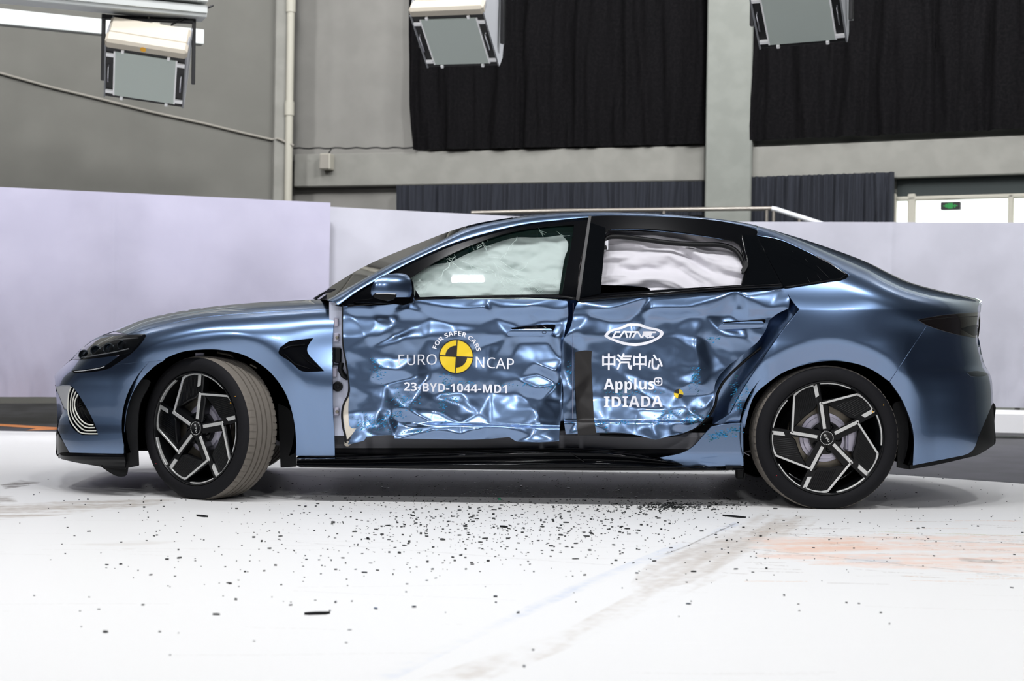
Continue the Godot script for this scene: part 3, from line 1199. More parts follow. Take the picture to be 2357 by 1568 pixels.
func bump(d: float) -> float:   # wheel arch lip: flat flare with a crease, then a soft hollow
	var a := 0.35 + 0.65 * maxf(d, 0.0) / 44.0
	var b := exp(-pow(maxf(d - 40.0, 0.0) / 64.0, 2.0)) if d > 0.0 else 1.0
	var h := maxf(0.16 - absf(a - b), 0.0) / 0.16
	return minf(a, b) - h * h * 0.04


func arch(px: float, py: float, cx: float, cy: float, r: float) -> float:
	var d := Vector2(px - cx, minf(py - cy, 0.0)).length() - r
	return bump(d)


func z_top(py: float) -> float:   # lean of the side above the shoulder line
	var t := maxf(0.0, 712.0 - py)
	var c := minf(t, 62.0)
	return -(0.0002 * c + 0.00000766 * c * c) - 0.00115 * maxf(0.0, t - 62.0)


func z_front(px: float, py: float) -> float:
	var xf := ip(NOSE, py)
	var wt := lerpf(75.0, 112.0, smoothstep(180.0, 420.0, px))
	var z := -0.47 * g(1.0 - (px - xf) / 500.0, 3.6) - 0.36 * g(1.0 - (py - ip(HOODSIL, px)) / wt, 3.6) - 0.035 * pow(maxf(px - 520.0, 0.0) / 240.0, 2.0) * smoothstep(900.0, 760.0, py)
	z += 0.022 * arch(px, py, 484.0, 1003.0, 199.0) * smoothstep(250.0, 330.0, px)
	# hollow behind the arch, swelling forward of the door
	z -= 0.055 * smoothstep(830.0, 1070.0, py) * smoothstep(640.0, 720.0, px)
	return z


func z_side(px: float, py: float) -> float:
	var z := z_top(py)
	if py > 712.0:
		z -= 0.022 * sin(clampf((py - 712.0) / 180.0, 0.0, 1.0) * PI) * 0.8
		z -= 0.05 * smoothstep(900.0, 1040.0, py)
	return z


func z_rail(px: float, py: float) -> float:
	var ys := ip(ROOFSIL, px)
	var yl := ip(RAILLOW, minf(px, 1955.0))
	var w := maxf(yl - ys, 12.0) * 1.25
	return z_top(yl) - (0.035 + 1.3 * (yl - ys) / 499.0) * g(1.0 - (py - ys) / w, 1.8) + 0.006


func z_rear(px: float, py: float) -> float:
	var xr := ip(TAIL, py)
	var z := z_top(py) - 0.5 * g(1.0 - (xr - px) / 330.0, 3.4)
	var ys := ip(ROOFSIL, px)
	if px > 1741.0:
		z -= lerpf(0.07, 0.34, smoothstep(1741.0, 2000.0, px)) * g(1.0 - (py - ys) / lerpf(70.0, 95.0, smoothstep(1800.0, 2000.0, px)), 3.0)
	if py > 712.0:
		z -= 0.016 * smoothstep(712.0, 790.0, py) * smoothstep(2200.0, 2000.0, px)
	z += 0.03 * arch(px, py, 1910.0, 1021.0, 193.0) * smoothstep(2160.0, 2080.0, px) * smoothstep(1690.0, 1760.0, px)
	# the panel ahead of the rear arch is pushed in and rumpled
	var hit := smoothstep(1790.0, 1690.0, px) * smoothstep(730.0, 860.0, py)
	z -= 0.07 * hit + 0.03 * hit * cloth.get_noise_2d(px * 0.5 + py * 0.25, py * 0.25)
	return z


func shield_z(x: float) -> float:
	var xr := maxf(x, 800.0)
	return lerpf(-0.62, z_rail(xr, ip(ROOFSIL, xr) + 0.6), smoothstep(900.0, 1100.0, x))


func z_sill_end(px: float, py: float) -> float:
	return -0.035 - 0.012 * smoothstep(1040.0, 1075.0, py)


func z_win(_px: float, py: float) -> float:
	return z_top(py) - 0.012


func mirrored(called: String, mb: MB, m: Material, parent: Node3D) -> void:
	obj(called, mb.mirrored(), m, parent)


# a surface from the near outline over to the same outline on the far side
func across(line: PackedVector2Array, zf: Callable, bulge: Vector3, n := 14) -> MB:
	var rows := []
	for p in line:
		var a := P(p.x, p.y, zf.call(p.x, p.y))
		var b := Vector3(a.x, a.y, 2.0 * MID - a.z)
		var row := []
		for k in n + 1:
			var t := float(k) / n
			row.append(a.lerp(b, t) + bulge * (4.0 * t * (1.0 - t)))
		rows.append(row)
	var mb := MB.new()
	mb.sheet(rows, bulge)
	return mb


func along(a: PackedVector2Array, x0: float, x1: float, n: int, dy := 0.0) -> PackedVector2Array:
	var o := PackedVector2Array()
	for k in n + 1:
		var x := lerpf(x0, x1, float(k) / n)
		o.append(Vector2(x, ip(a, x) + dy))
	return o


func flatten(a: PackedVector2Array) -> Array:
	var o := []
	for p in a:
		o.append(p.x)
		o.append(p.y)
	return o


func seg(a: PackedVector2Array, x0: float, x1: float, n: int, dy := 0.0) -> Array:
	return flatten(along(a, x0, x1, n, dy))


var hoodline := pp([290, 771, 307, 767, 376, 749, 444, 734, 513, 726.5, 582, 721, 650, 717.5, 720, 714.5, 775, 711.5])


func body() -> void:
	# hood
	var runs := [seg(HOODSIL, 235, 722, 24, 0.4), [722, 690, 775, 692], [775, 692, 775.5, 709], seg(hoodline, 775, 292, 18, -1.0), [292, 769, 262, 762]]
	var mb := panel(MB.new(), ring(runs, 2), z_front, 5.0, 0.012)
	obj("hood", mb, M.paint, car)
	mirrored("hood", mb, M.paint, car)
	mb = across(along(HOODSIL, 236, 724, 18, 0.5), z_front, Vector3(0, 0.022, 0))
	obj("hood_skin", mb, M.paint, car)
	# front wing
	var fender := ring([seg(hoodline, 292, 775, 18), [775, 711, 769, 735, 766, 770, 765, 800], [765, 800, 765.5, 929, 769, 997, 770.5, 1049], [770.5, 1049, 682, 1049],
		[682, 1049, 681, 997, 672, 946, 655, 901, 627, 862, 596, 836, 558, 816, 513, 806, 472, 804, 424, 808.5, 386, 822, 377, 829], [377, 829, 300, 836, 262, 840], [262, 840, 287, 822, 303, 811, 322, 790, 334, 775], [334, 775, 331, 769.5]], 5)
	mb = panel(MB.new(), fender, z_front, 5.0, 0.03)
	var fw := obj("front_wing", mb, M.paint, car)
	mirrored("front_wing", mb, M.paint, car)
	# dark gaping vent in the wing
	mb = MB.new()
	var zv := func(x, y): return z_front(x, y) - 0.03 + 0.028 * smoothstep(0.0, 1.0, 0.0)
	panel(mb, ring([[641, 811, 644, 802, 650, 796.5, 664, 787, 680, 783.5, 721, 778.5], [721, 778.5, 712, 791, 707.5, 800, 708, 811, 714, 821], [714, 821, 746, 854.5], [746, 854.5, 706, 856.5], [706, 856.5, 690, 852, 668, 833, 645, 818, 641, 811]], 5), func(x, y): return z_front(x, y) + 0.0, 4.0, 0.0, 0.003)
	obj("vent_bezel", mb, M.gloss_black, fw)
	mb = MB.new()
	for q in [[[652, 803, 668, 796, 702, 793], 4.0], [[655, 815, 680, 838, 712, 848], 3.0], [[695, 817, 708, 831, 735, 848], 2.5]]:
		for k in range(0, q[0].size() - 2, 2):
			var a := P(q[0][k], q[0][k + 1], z_front(q[0][k], q[0][k + 1]) + 0.006)
			var b := P(q[0][k + 2], q[0][k + 3], z_front(q[0][k + 2], q[0][k + 3]) + 0.006)
			mb.tube([a, b], q[1] * 0.001, 6)
	obj("vent_blade", mb, M.gloss_black, fw)
	# front bumper
	var bumper := ring([[166, 829, 190, 828, 230, 824, 262, 820, 275, 822], [275, 822, 262, 840.5], [262, 840.5, 300, 836.5, 377, 830], [377, 830, 355, 843, 324, 874, 303, 908, 291, 946, 286, 987, 284, 1045], [284, 1045, 160, 1042], [160, 1042, 147, 1019, 132.5, 988], [132.5, 988, 139, 962, 150, 941],
		[150, 941, 156, 951], [156, 951, 158, 971, 163, 982, 173, 993, 188, 1002], [188, 1002, 226, 1002], [226, 1002, 217, 974, 200, 940, 180, 907, 170, 893, 160, 887], [160, 887, 146, 887, 128, 890], [128, 890, 126.5, 874, 127, 862, 145, 844, 161, 831]], 5)
	mb = panel(MB.new(), bumper, z_front, 4.0, 0.02)
	var bp := obj("front_bumper", mb, M.paint, car)
	mirrored("front_bumper", mb, M.paint, car)
	# face of the bumper between its two corners
	var nose := PackedVector2Array()
	for k in 24:
		var y := lerpf(863.0, 1056.0, k / 23.0)
		nose.append(Vector2(ip(NOSE, y) + 1.0, y))
	obj("bumper_face", across(nose, z_front, Vector3(-0.03, 0, 0)), M.paint, car)
	var leaf := PackedVector2Array()
	for k in 14:
		var x := lerpf(140.0, 238.0, k / 13.0)
		leaf.append(Vector2(x, ip(HOODSIL, x) + 0.6))
	obj("hood_lip", across(leaf, z_front, Vector3(-0.004, 0.005, 0)), M.paint, car)
	# intake with four light bars
	mb = MB.new()
	var zi := func(x, y): return z_front(x, y) - 0.035
	panel(mb, ring([[126, 886, 160, 885], [160, 885, 180, 906, 200, 938, 218, 974, 228, 1004], [228, 1004, 186, 1004], [186, 1004, 172, 995, 160, 983, 154, 970, 152, 950, 148, 944]], 5), zi, 5.0)
	obj("intake_back", mb, M.gloss_black, bp)
	mb = panel(MB.new(), ring([[127.5, 889, 146, 886.5, 162, 888.5], [162, 888.5, 159, 902, 157, 925, 156, 950], [156, 950, 149, 942, 138, 915, 131, 899]], 5), func(x, y): return z_front(x, y) - 0.006, 4.0, 0.01)
	obj("air_curtain_trim", mb, M.lamp_side, bp)
	for bar in [[755, 145, 730, 220, 722, 330, 725, 420, 750, 500, 800, 575, 870, 632, 1035, 640], [785, 165, 757, 240, 748, 340, 755, 420, 790, 500, 840, 560, 900, 603, 1018, 605], [805, 195, 780, 260, 770, 340, 785, 420, 820, 490, 865, 540, 920, 573, 1003, 575], [825, 225, 797, 290, 793, 350, 815, 420, 850, 480, 890, 520, 940, 543, 988, 545]]:
		var path := []
		for p in smooth(pp(bar), 4):
			var x := p.x / 4.6125
			var y := 860.0 + p.y / 4.6125
			path.append(P(x, y, z_front(x, y) + 0.001))
		mb = MB.new()
		mb.tube(path, 0.0032, 8)
		obj("light_bar", mb, M.light_bar, bp)
	mb = MB.new()
	for k in 9:
		var y := 931.0 + k * 4.6
		mb.tube([P(178.0 + k * 2.4, y, z_front(180, y) - 0.03), P(186.0 + k * 2.9, y - 2.5, z_front(190, y) - 0.022)], 0.0022, 5)
	obj("intake_rib", mb, M.satin_black, bp)
	# black splitter and deflector
	mb = panel(MB.new(), ring([[130, 992, 147, 1021, 160, 1043], [160, 1043, 284, 1046], [284, 1046, 288, 1062, 287, 1079], [287, 1079, 250, 1077, 217, 1072, 175, 1065, 141, 1057], [141, 1057, 131, 1048, 128.5, 1036, 129, 1010]], 4), func(x, y): return z_front(x, minf(y, 1056.0)) - 0.004 + 0.03 * smoothstep(1040.0, 1052.0, y) - 0.05 * smoothstep(1056.0, 1075.0, y), 4.0, 0.05)
	obj("splitter", mb, M.gloss_black, car)
	mirrored("splitter", mb, M.gloss_black, car)
	mb = panel(MB.new(), ring([[232, 1074, 256, 1090, 271, 1096.5, 284, 1097, 291, 1092, 294, 1076]], 5), func(_x, _y): return -0.14, 5.0, 0.015)
	obj("wheel_deflector", mb, M.satin_black, car)
	mb = MB.new()
	mb.box(T(Vector3(-1.98, 0.21, MID)), Vector3(0.42, 0.03, 1.0), 0.01)
	obj("under_tray", mb, M.matte_black, car)
	# rear quarter
	var quarter := ring([[1803, 664, 1816, 680, 1830, 700, 1840.5, 712], [1840.5, 712, 1800, 764, 1759, 822], [1759, 822, 1730, 866, 1703, 910, 1682, 951], [1682, 951, 1660, 966, 1642, 977], [1642, 977, 1680, 975, 1708, 973], [1708, 973, 1713, 985, 1717, 970, 1727, 931, 1741, 904, 1771, 878.5, 1800.6, 858.6, 1837.6, 843.5, 1882, 833, 1926, 830, 1974.5, 838, 2011, 853, 2047, 878],
		[2047, 878, 2131, 752.5], [2131, 752.5, 2142, 752], [2142, 752, 2113, 737], [2113, 737, 2160, 727, 2211, 721.5, 2257, 718.5], [2257, 718.5, 2258, 706], [2258, 706, 2260, 691], seg(ROOFSIL, 2260, 1742, 40, 0.4), [1742, 542, 1800, 553, 1876, 588, 1930, 616, 1955, 633], [1955, 633, 1940, 644, 1870, 654, 1806, 664]], 4)
	mb = panel(MB.new(), quarter, z_rear, 5.0, 0.03)
	var q := obj("rear_quarter", mb, M.paint, car)
	mirrored("rear_quarter", mb, M.paint, car)
	# rear bumper
	mb = panel(MB.new(), ring([[2048.5, 878.5, 2131, 754], [2131, 754, 2141, 752, 2196, 769, 2244, 778], [2244, 778, 2252, 777, 2259, 812, 2267, 842, 2279, 862, 2284.5, 897, 2286, 926], [2286, 926, 2252, 1006], [2252, 1006, 2243, 1031, 2231, 1043, 2215, 1049], [2215, 1049, 2102, 1071], [2102, 1071, 2104, 1008, 2096.5, 968, 2078, 923, 2061, 896]], 4), z_rear, 5.0, 0.03)
	var rb := obj("rear_bumper", mb, M.paint, car)
	mirrored("rear_bumper", mb, M.paint, car)
	mb = panel(MB.new(), ring([[2226, 858, 2250, 854, 2279, 862], [2279, 862, 2262, 866, 2235, 866]], 4), func(x, y): return z_rear(x, y) + 0.006, 4.0, 0.01)
	obj("bumper_reflector", mb, M.reflector, rb)
	# black diffuser
	mb = panel(MB.new(), ring([[2096, 1072, 2215, 1049.5, 2232, 1043, 2244, 1031, 2253, 1006, 2286, 927], [2286, 927, 2292, 938, 2289, 971.5, 2292, 1014, 2284, 1027, 2252, 1047, 2230, 1053], [2230, 1053, 2160, 1069, 2096, 1080]], 3), func(x, y): return z_rear(x, minf(y, 1050.0)) - 0.008, 4.0, 0.05)
	obj("diffuser", mb, M.satin_black, car)
	mirrored("diffuser", mb, M.gloss_black, car)
	var tail := PackedVector2Array()
	for k in 30:
		var y := lerpf(702.0, 1010.0, k / 29.0)
		tail.append(Vector2(ip(TAIL, y) - 1.0, y))
	obj("tail_face", across(tail, z_rear, Vector3(0.06, 0, 0)), M.paint, car)
	# roof rail (pillars and roof edge) and roof, windscreen, rear window
	mb = panel(MB.new(), ring([seg(ROOFSIL, 753, 1742, 60, 0.0), [1742, 521, 1742, 543], seg(RAILLOW, 1742, 778, 50), [778, 702, 773, 696]], 1), z_rail, 4.0, 0.02)
	obj("roof_rail", mb, M.paint, car)
	mirrored("roof_rail", mb, M.paint, car)
	var rows := []
	for k in 41:
		var x := lerpf(717.0, 1180.0, k / 40.0)
		var ya := ip(SHIELD, x)
		var xb := maxf(x, 753.0)
		var yb := maxf(ip(ROOFSIL, xb) + 0.6, ya + 0.4)
		var zs := shield_z(x)
		var ze := z_rail(xb, ip(ROOFSIL, xb) + 0.6) - 0.004
		rows.append([P(x, ya, zs), P(lerpf(x, xb, 0.5), lerpf(ya, yb, 0.45), lerpf(zs, ze, 0.5)), P(xb, yb, ze)])
	mb = MB.new()
	mb.sheet(rows, Vector3.BACK)
	obj("windscreen_edge", mb, M.dark_glass, car)
	mirrored("windscreen_edge", mb, M.dark_glass, car)
	obj("windscreen", across(along(SHIELD, 717, 1180, 28, 0.3), func(x, _y): return shield_z(x), Vector3(-0.006, 0.01, 0)), M.dark_glass, car)
	obj("roof", across(along(ROOFSIL, 1176, 1745, 30, 0.8), z_rail, Vector3(0, 0.03, 0)), M.dark_glass, car)
	obj("rear_window", across(along(ROOFSIL, 1743, 2092, 24, 0.5), z_rear, Vector3(0, 0.012, 0)), M.dark_glass, car)
	obj("boot_lid", across(along(ROOFSIL, 2090, 2256, 14, 0.8), z_rear, Vector3(0.01, 0.01, 0)), M.paint, car)
	mb = panel(MB.new(), ring([[700, 693, 718, 689, 757, 665], [757, 665, 795, 668], [795, 668, 780, 702]], 2), func(x, _y): return -0.5 + 0.2 * smoothstep(740.0, 780.0, x), 6.0, 0.02)
	obj("cowl", mb, M.satin_black, car)
	# painted door opening seen in the gaps
	mb = panel(MB.new(), pp([758, 695, 812, 695, 806, 900, 804, 1003, 760, 1003]), func(_x, _y): return -0.06, 12.0, 0.03)
	obj("door_jamb", mb, M.jamb_paint, car)
	var zj := func(x, y): return -0.15 - 0.05 * smoothstep(700.0, 1000.0, y) + 0.02 * sin((x + y * 0.6) * 0.045)
	mb = panel(MB.new(), ring([[1280, 680, 1330, 690, 1800, 655, 1850, 712, 1760, 830, 1700, 930, 1660, 990, 1600, 1040, 1280, 1030]], 1), zj, 8.0, 0.02)
	obj("door_opening", mb, M.paint, car)
	# floor pan, inner wings, cabin lining
	mb = MB.new()
	mb.box(T(Vector3(0.03, 0.26, MID)), Vector3(1.95, 0.16, 1.55), 0.02)
	mb.box(T(Vector3(-1.85, 0.33, MID)), Vector3(0.3, 0.2, 1.0), 0.02)
	mb.box(T(Vector3(1.95, 0.36, MID)), Vector3(0.4, 0.25, 1.1), 0.02)
	mb.box(T(Vector3(-1.4, 0.32, MID)), Vector3(0.9, 0.2, 0.7), 0.02)
	mb.box(T(Vector3(1.46, 0.32, MID)), Vector3(0.9, 0.2, 0.7), 0.02)
	obj("floor_pan", mb, M.underbody, car)
	mb = MB.new()
	mb.box(T(Vector3(-0.8, 0.66, MID)), Vector3(0.05, 0.5, 1.4))
	mb.box(T(Vector3(1.3, 0.7, MID)), Vector3(0.05, 0.5, 1.3))
	mb.box(T(Vector3(0.2, 0.62, MID - 0.05)), Vector3(2.4, 0.3, 0.1))
	mb.box(T(Vector3(0.35, 0.95, MID - 0.05)), Vector3(1.3, 0.4, 0.1), 0.03)
	mb.box(T(Vector3(0.2, 0.36, MID)), Vector3(2.4, 0.04, 1.5))
	obj("cabin_lining", mb, M.matte_black, car)
	for c in [-1.4, 1.463]:
		for far in [false, true]:
			mb = MB.new()
			mb.lathe([Vector2(0.40, -0.02), Vector2(0.40, -0.42), Vector2(0.05, -0.46)], 40, T(Vector3(c, 0.35, 0)), -0.35, PI + 0.35)
			for k in mb.n.size():
				mb.n[k] = -mb.n[k]
			if far:
				mb = mb.mirrored()
			obj("wheel_liner", mb, M.matte_black, car)
	# far side, undamaged
	mb = panel(MB.new(), ring([[760, 700, 1300, 692, 1800, 664, 1838, 712], [1838, 712, 1720, 960], [1720, 960, 1700, 1075, 760, 1075]], 2), func(x, y): return z_side(x, y) - 0.01, 20.0, 0.02)
	mirrored("door_skin", mb, M.paint, car)
	mb = panel(MB.new(), ring([seg(RAILLOW, 790, 1950, 30), [1950, 634, 1800, 664, 1300, 692, 790, 703]], 1), z_win, 20.0, 0.01)
	mirrored("window_pane", mb, M.dark_glass, car)


# ------------------------------------------------------------------ the two smashed doors
var dent_a: Dent
var dent_b: Dent


func z_door_a(px: float, py: float) -> float:
	var fold := 975.0 + (px - 1000.0) * 0.03
	return z_top(py) + 0.78 * dent_a.at(px, py) + 0.016 * smoothstep(fold - 4.0, fold + 5.0, py) * smoothstep(900.0, 990.0, px) + 0.038 * smoothstep(722.0, 780.0, py) + 0.066 * smoothstep(760.0, 1020.0, py)


func z_door_b(px: float, py: float) -> float:
	return z_top(py) + 0.78 * dent_b.at(px, py) + 0.018 * smoothstep(966.0, 975.0, py) * smoothstep(1600.0, 1560.0, px) + 0.038 * smoothstep(722.0, 780.0, py) + 0.066 * smoothstep(760.0, 1020.0, py)


func rumple(d: Dent, seed_: int, amount: float, from_y: float) -> void:
	var n := FastNoiseLite.new()
	n.seed = seed_
	n.frequency = 0.012
	n.fractal_type = FastNoiseLite.FRACTAL_RIDGED
	n.fractal_octaves = 2
	for j in d.h:
		for i in d.w:
			var x := d.x0 + i * Dent.STEP
			var y := d.y0 + j * Dent.STEP
			d.d[j * d.w + i] += amount * n.get_noise_2d(x, y * 1.3) * (0.25 + 0.75 * smoothstep(from_y, from_y + 170.0, y)) + 0.003 * cloth.get_noise_2d(x * 0.4 + seed_, y * 0.6) * smoothstep(715.0, 760.0, y)


func doors() -> void:
	dent_a = Dent.new([
		790, 690, 0, 940, 690, 0, 1120, 689, 0, 1306, 690, 0, 790, 705, 0, 850, 707, 0.6, 895, 722, -2.2, 935, 711, 0.6, 993, 731, -2.6, 1050, 712, 0.4, 1112, 706, 1.4, 1137, 728, -1.8, 1165, 711, 0.5, 1215, 705, 1.3, 1262, 712, 0.3, 1302, 712, 0,
		830, 750, -2.4, 868, 742, -1.6, 900, 750, -3, 960, 754, -4.6, 1040, 748, -5, 1100, 752, -4.6, 1112, 728, -1.2, 1190, 754, -5.4, 1214, 728, -1, 1240, 742, -4.4, 1296, 742, -2.8,
		794, 806, -1, 840, 778, -3.4, 852, 800, -5.2, 918, 784, -5, 912, 772, -6.4, 985, 780, -5.4, 1050, 776, -7.2, 1115, 778, -7.4, 1122, 792, -9, 1170, 774, -5.6, 1270, 768, -4.6, 1195, 790, -8.4, 1262, 788, -7.6, 1282, 776, -2.8, 1298, 776, -5,
		798, 834, -3, 850, 826, -5.6, 905, 826, -6.8, 960, 822, -7.4, 1050, 821, -8, 1140, 816, -7.8, 1180, 822, -8.4, 1228, 836, -7.4, 1242, 862, -10, 1279, 856, -3.6, 1292, 830, -6,
		804, 885, -5, 850, 872, -7.6, 886, 850, -5.4, 915, 853, -6, 955, 868, -9.2, 992, 861, -6.2, 1050, 868, -9.6, 1120, 869, -9.6, 1190, 874, -8.8, 1240, 892, -6.8, 1290, 924, -4.6, 1284, 884, -8,
		850, 905, -8.8, 886, 884, -9.8, 966, 898, -7, 935, 943, -6.2, 1002, 912, -11, 1060, 905, -11.6, 1130, 905, -11.2, 1200, 908, -11.6, 1250, 918, -10,
		794, 930, -7, 830, 948, -10, 872, 946, -10.6, 904, 946, -8.6, 1050, 927, -9.6, 1000, 950, -12.2, 1100, 955, -12, 1180, 951, -10.6, 1230, 944, -12.2, 1284, 950, -6.4,
		790, 955, -8, 846, 996, -9, 890, 962, -7.4, 922, 975, -12, 992, 972, -9, 1062, 976, -10.4, 1130, 972, -9.2, 1200, 976, -8.8, 1240, 972, -11.5, 1286, 983, -6,
		800, 1022, -7, 862, 984, -8.6, 908, 1009, -8.4, 952, 984, -11.6, 1002, 990, -6.6, 1060, 1000, -9, 1100, 988, -7.4, 1112, 1012, -10.6, 1188, 1016, -9, 1192, 992, -7.4, 1230, 1004, -9.6, 1286, 1015, -5.4], 770, 680, 1330, 1040, 0)
	rumple(dent_a, 31, 0.003, 760.0)
	for k in 9:
		dent_a.blur()
	dent_b = Dent.new([
		1316, 690, 0, 1329, 694, 0, 1500, 680, 0, 1694, 668, 0, 1803, 662, 0, 1816, 684, 0.3, 1318, 720, -0.2, 1408, 711, 1.2, 1360, 722, -0.4, 1382, 748, -4, 1404, 740, -4.6, 1332, 752, -1, 1500, 712, 0.7, 1577, 710, 1, 1583, 723, -2.4, 1452, 738, -5.4, 1540, 738, -4.8, 1620, 724, -1.6, 1662, 740, -6, 1662, 714, -4.2, 1716, 680, 1.8, 1700, 698, -3, 1682, 722, -5.4, 1722, 720, -1.6, 1768, 712, -0.6, 1812, 708, -0.4, 1800, 735, -3.6, 1770, 728, -3,
		1296, 781, -2.8, 1325, 800, -6.4, 1400, 778, -7.4, 1460, 778, -8.2, 1550, 770, -8.8, 1600, 777, -6.6, 1655, 757, -5.6, 1757, 742, -3.4, 1758, 762, -6.4, 1738, 792, -9.4, 1622, 780, -8.4, 1344, 786, -5,
		1400, 840, -9.2, 1500, 828, -9.4, 1600, 800, -5.6, 1606, 852, -6.6, 1640, 862, -9.4, 1690, 812, -9.4, 1652, 896, -12.4, 1670, 850, -10.8,
		1362, 862, -8.8, 1430, 858, -8.6, 1500, 882, -12, 1560, 872, -10.2, 1592, 884, -7.4, 1612, 892, -8, 1640, 904, -12.6,
		1298, 857, -3.6, 1318, 902, -4.6, 1332, 917, -8.6, 1400, 915, -11.6, 1480, 905, -10.2, 1560, 906, -11.8, 1612, 906, -12.6, 1626, 942, -11, 1600, 958, -12.6,
		1298, 968, -5.6, 1340, 965, -10.2, 1400, 953, -10.4, 1470, 944, -12.4, 1540, 944, -10.8, 1580, 938, -12.8, 1562, 962, -9.2, 1376, 968, -9, 1480, 966, -9.6,
		1302, 1000, -8.4, 1372, 975, -7.6, 1401, 995, -9.4, 1460, 1000, -9, 1509, 1012, -7.2, 1568, 998, -11, 1586, 982, -8.6, 1500, 977, -7.8, 1540, 990, -9.6, 1624, 964, -12.6], 1275, 650, 1840, 1030, 0)
	rumple(dent_b, 47, 0.003, 740.0)
	for k in 9:
		dent_b.blur()
	var outline_a := ring([[790, 706, 830, 704, 880, 703, 938, 696], [938, 696, 980, 690, 1093, 689, 1261, 690, 1306, 694], [1306, 694, 1308, 725, 1304, 745, 1298, 772, 1296, 800, 1292, 856, 1293.6, 921, 1288, 983, 1286.6, 1015], [1286.6, 1015, 1240, 1018, 1188, 1016], [1188, 1016, 1172, 1006], [1172, 1006, 1093, 1012, 1000, 1011, 908, 1009], [908, 1009, 900, 1001, 843, 1005], [843, 1005, 838, 1014], [838, 1014, 815, 1020, 801, 1023], [801, 1023, 812, 1000, 822, 985], [822, 985, 806, 982, 803, 960, 803, 930, 806, 900, 805, 884, 798, 834, 791.5, 795, 789.5, 750, 790, 712]], 4)
	var mb := panel(MB.new(), outline_a, z_door_a, 3.0, 0.02)
	var front := obj("front_door", mb, M.paint, car)
	# black rubber edge and bent beige flange along the door's leading edge
	mb = MB.new()
	var path := []
	for p in smooth(pp([789.5, 703, 788.5, 745, 790, 795, 796.5, 834, 803.5, 884, 801, 910, 791, 931, 787, 955, 790, 985, 794, 1000, 796, 1020]), 4):
		path.append(P(p.x, p.y, z_door_a(p.x, p.y) - 0.004))
	mb.tube(path, 0.005, 6)
	obj("edge_seal", mb, M.satin_black, front)
	mb = panel(MB.new(), ring([[804, 912, 794, 930, 790, 955, 794, 985, 799, 1012], [799, 1012, 812, 998, 822, 986], [822, 986, 807, 983, 803.5, 962, 803, 935]], 4), func(x, y): return z_door_a(x, y) - 0.003, 4.0, 0.006)
	obj("bent_flange", mb, M.bare_metal, front, "bare beige metal flange bent out at the foot of the door")
	mb = panel(MB.new(), ring([[793, 1018, 802, 1016, 807, 1022, 800, 1028, 793, 1025]], 4), func(_x, _y): return -0.06, 3.0, 0.01)
	obj("torn_tab", mb, M.bare_metal, front)
	# handle
	mb = panel(MB.new(), ring([[1177, 755, 1220, 750, 1272, 747, 1278, 752, 1273, 762], [1273, 762, 1240, 764, 1180, 766]], 3), z_door_a, 3.0, 0.0, 0.003)
	obj("handle_recess", mb, M.gloss_black, front)
	var zh := func(x, y): return z_door_a(1220, 765) + 0.022 + 0.0 * x + 0.005 * (1.0 - pow((y - 765.5) / 9.5, 2.0)) - 0.0004 * (y - 765.5)
	mb = panel(MB.new(), ring([[1167.5, 770, 1171, 764, 1179, 759], [1179, 759, 1230, 757.5, 1267, 757], [1267, 757, 1271, 760, 1270.5, 766, 1266, 772], [1266, 772, 1230, 773.5, 1180, 774.5], [1180, 774.5, 1171, 773.5, 1167.5, 770]], 4), zh, 3.0, 0.02)
	obj("door_handle", mb, M.paint, front)
	mb = MB.new()
	for k in 1:
		var c := Vector2(1252.5, 765)
		var o := PackedVector2Array()
		var n := PackedVector2Array()
		for s in 16:
			var d := Vector2.from_angle(TAU * s / 16)
			o.append(c + Vector2(d.x * 5.2, d.y * 3.6))
			n.append(c + Vector2(d.x * 4.2, d.y * 2.7))
		band(mb, o, n, zh, 0.001)
	obj("keyhole_mark", mb, M.satin_black, front)
	# roundel and lettering
	stickers_a(front)
	# rear door
	var outline_b := ring([[1330, 694, 1420, 687, 1560, 677, 1694, 668, 1803, 663.5], [1803, 663.5, 1812, 676, 1817, 690, 1815, 710], [1815, 710, 1790, 722, 1770, 737], [1770, 737, 1762, 760, 1744, 787], [1744, 787, 1700, 824, 1676, 842, 1656, 864], [1656, 864, 1646, 884, 1643, 910, 1640, 932, 1632, 950, 1622, 964], [1622, 964, 1600, 985, 1568, 998.5], [1568, 998.5, 1540, 1004, 1509, 1012], [1509, 1012, 1460, 1000, 1430, 996, 1401, 995], [1401, 995, 1350, 997, 1303, 999.5], [1303, 999.5, 1298.5, 969], [1298.5, 969, 1296, 940, 1297, 900, 1292, 857, 1293, 815, 1297, 781], [1297, 781, 1308, 765, 1316, 745, 1322, 715, 1330, 697]], 4)
	mb = panel(MB.new(), outline_b, z_door_b, 3.0, 0.02)
	var rear := obj("rear_door", mb, M.paint, car)
	mb = panel(MB.new(), ring([[1661, 745, 1668, 741, 1700, 739, 1754, 735, 1762, 738, 1758, 746], [1758, 746, 1700, 747, 1664, 750]], 3), z_door_b, 3.0, 0.0, 0.003)
	obj("handle_recess", mb, M.gloss_black, rear)
	var zk := func(x, y): return -0.014 + 0.00006 * (x - 1653.0) + 0.005 * (1.0 - pow((y - 749.5) / 10.0, 2.0)) - 0.0004 * (y - 749.5)
	mb = panel(MB.new(), ring([[1653, 756, 1657, 750, 1666, 744], [1666, 744, 1710, 741, 1752, 739.5], [1752, 739.5, 1758, 743, 1757, 750, 1753, 754], [1753, 754, 1710, 756.5, 1659, 759], [1659, 759, 1654, 758]], 4), zk, 3.0, 0.02)
	obj("door_handle", mb, M.paint, rear)
	# black rubber seal pulled off the rear edge of the door
	mb = MB.new()
	path = []
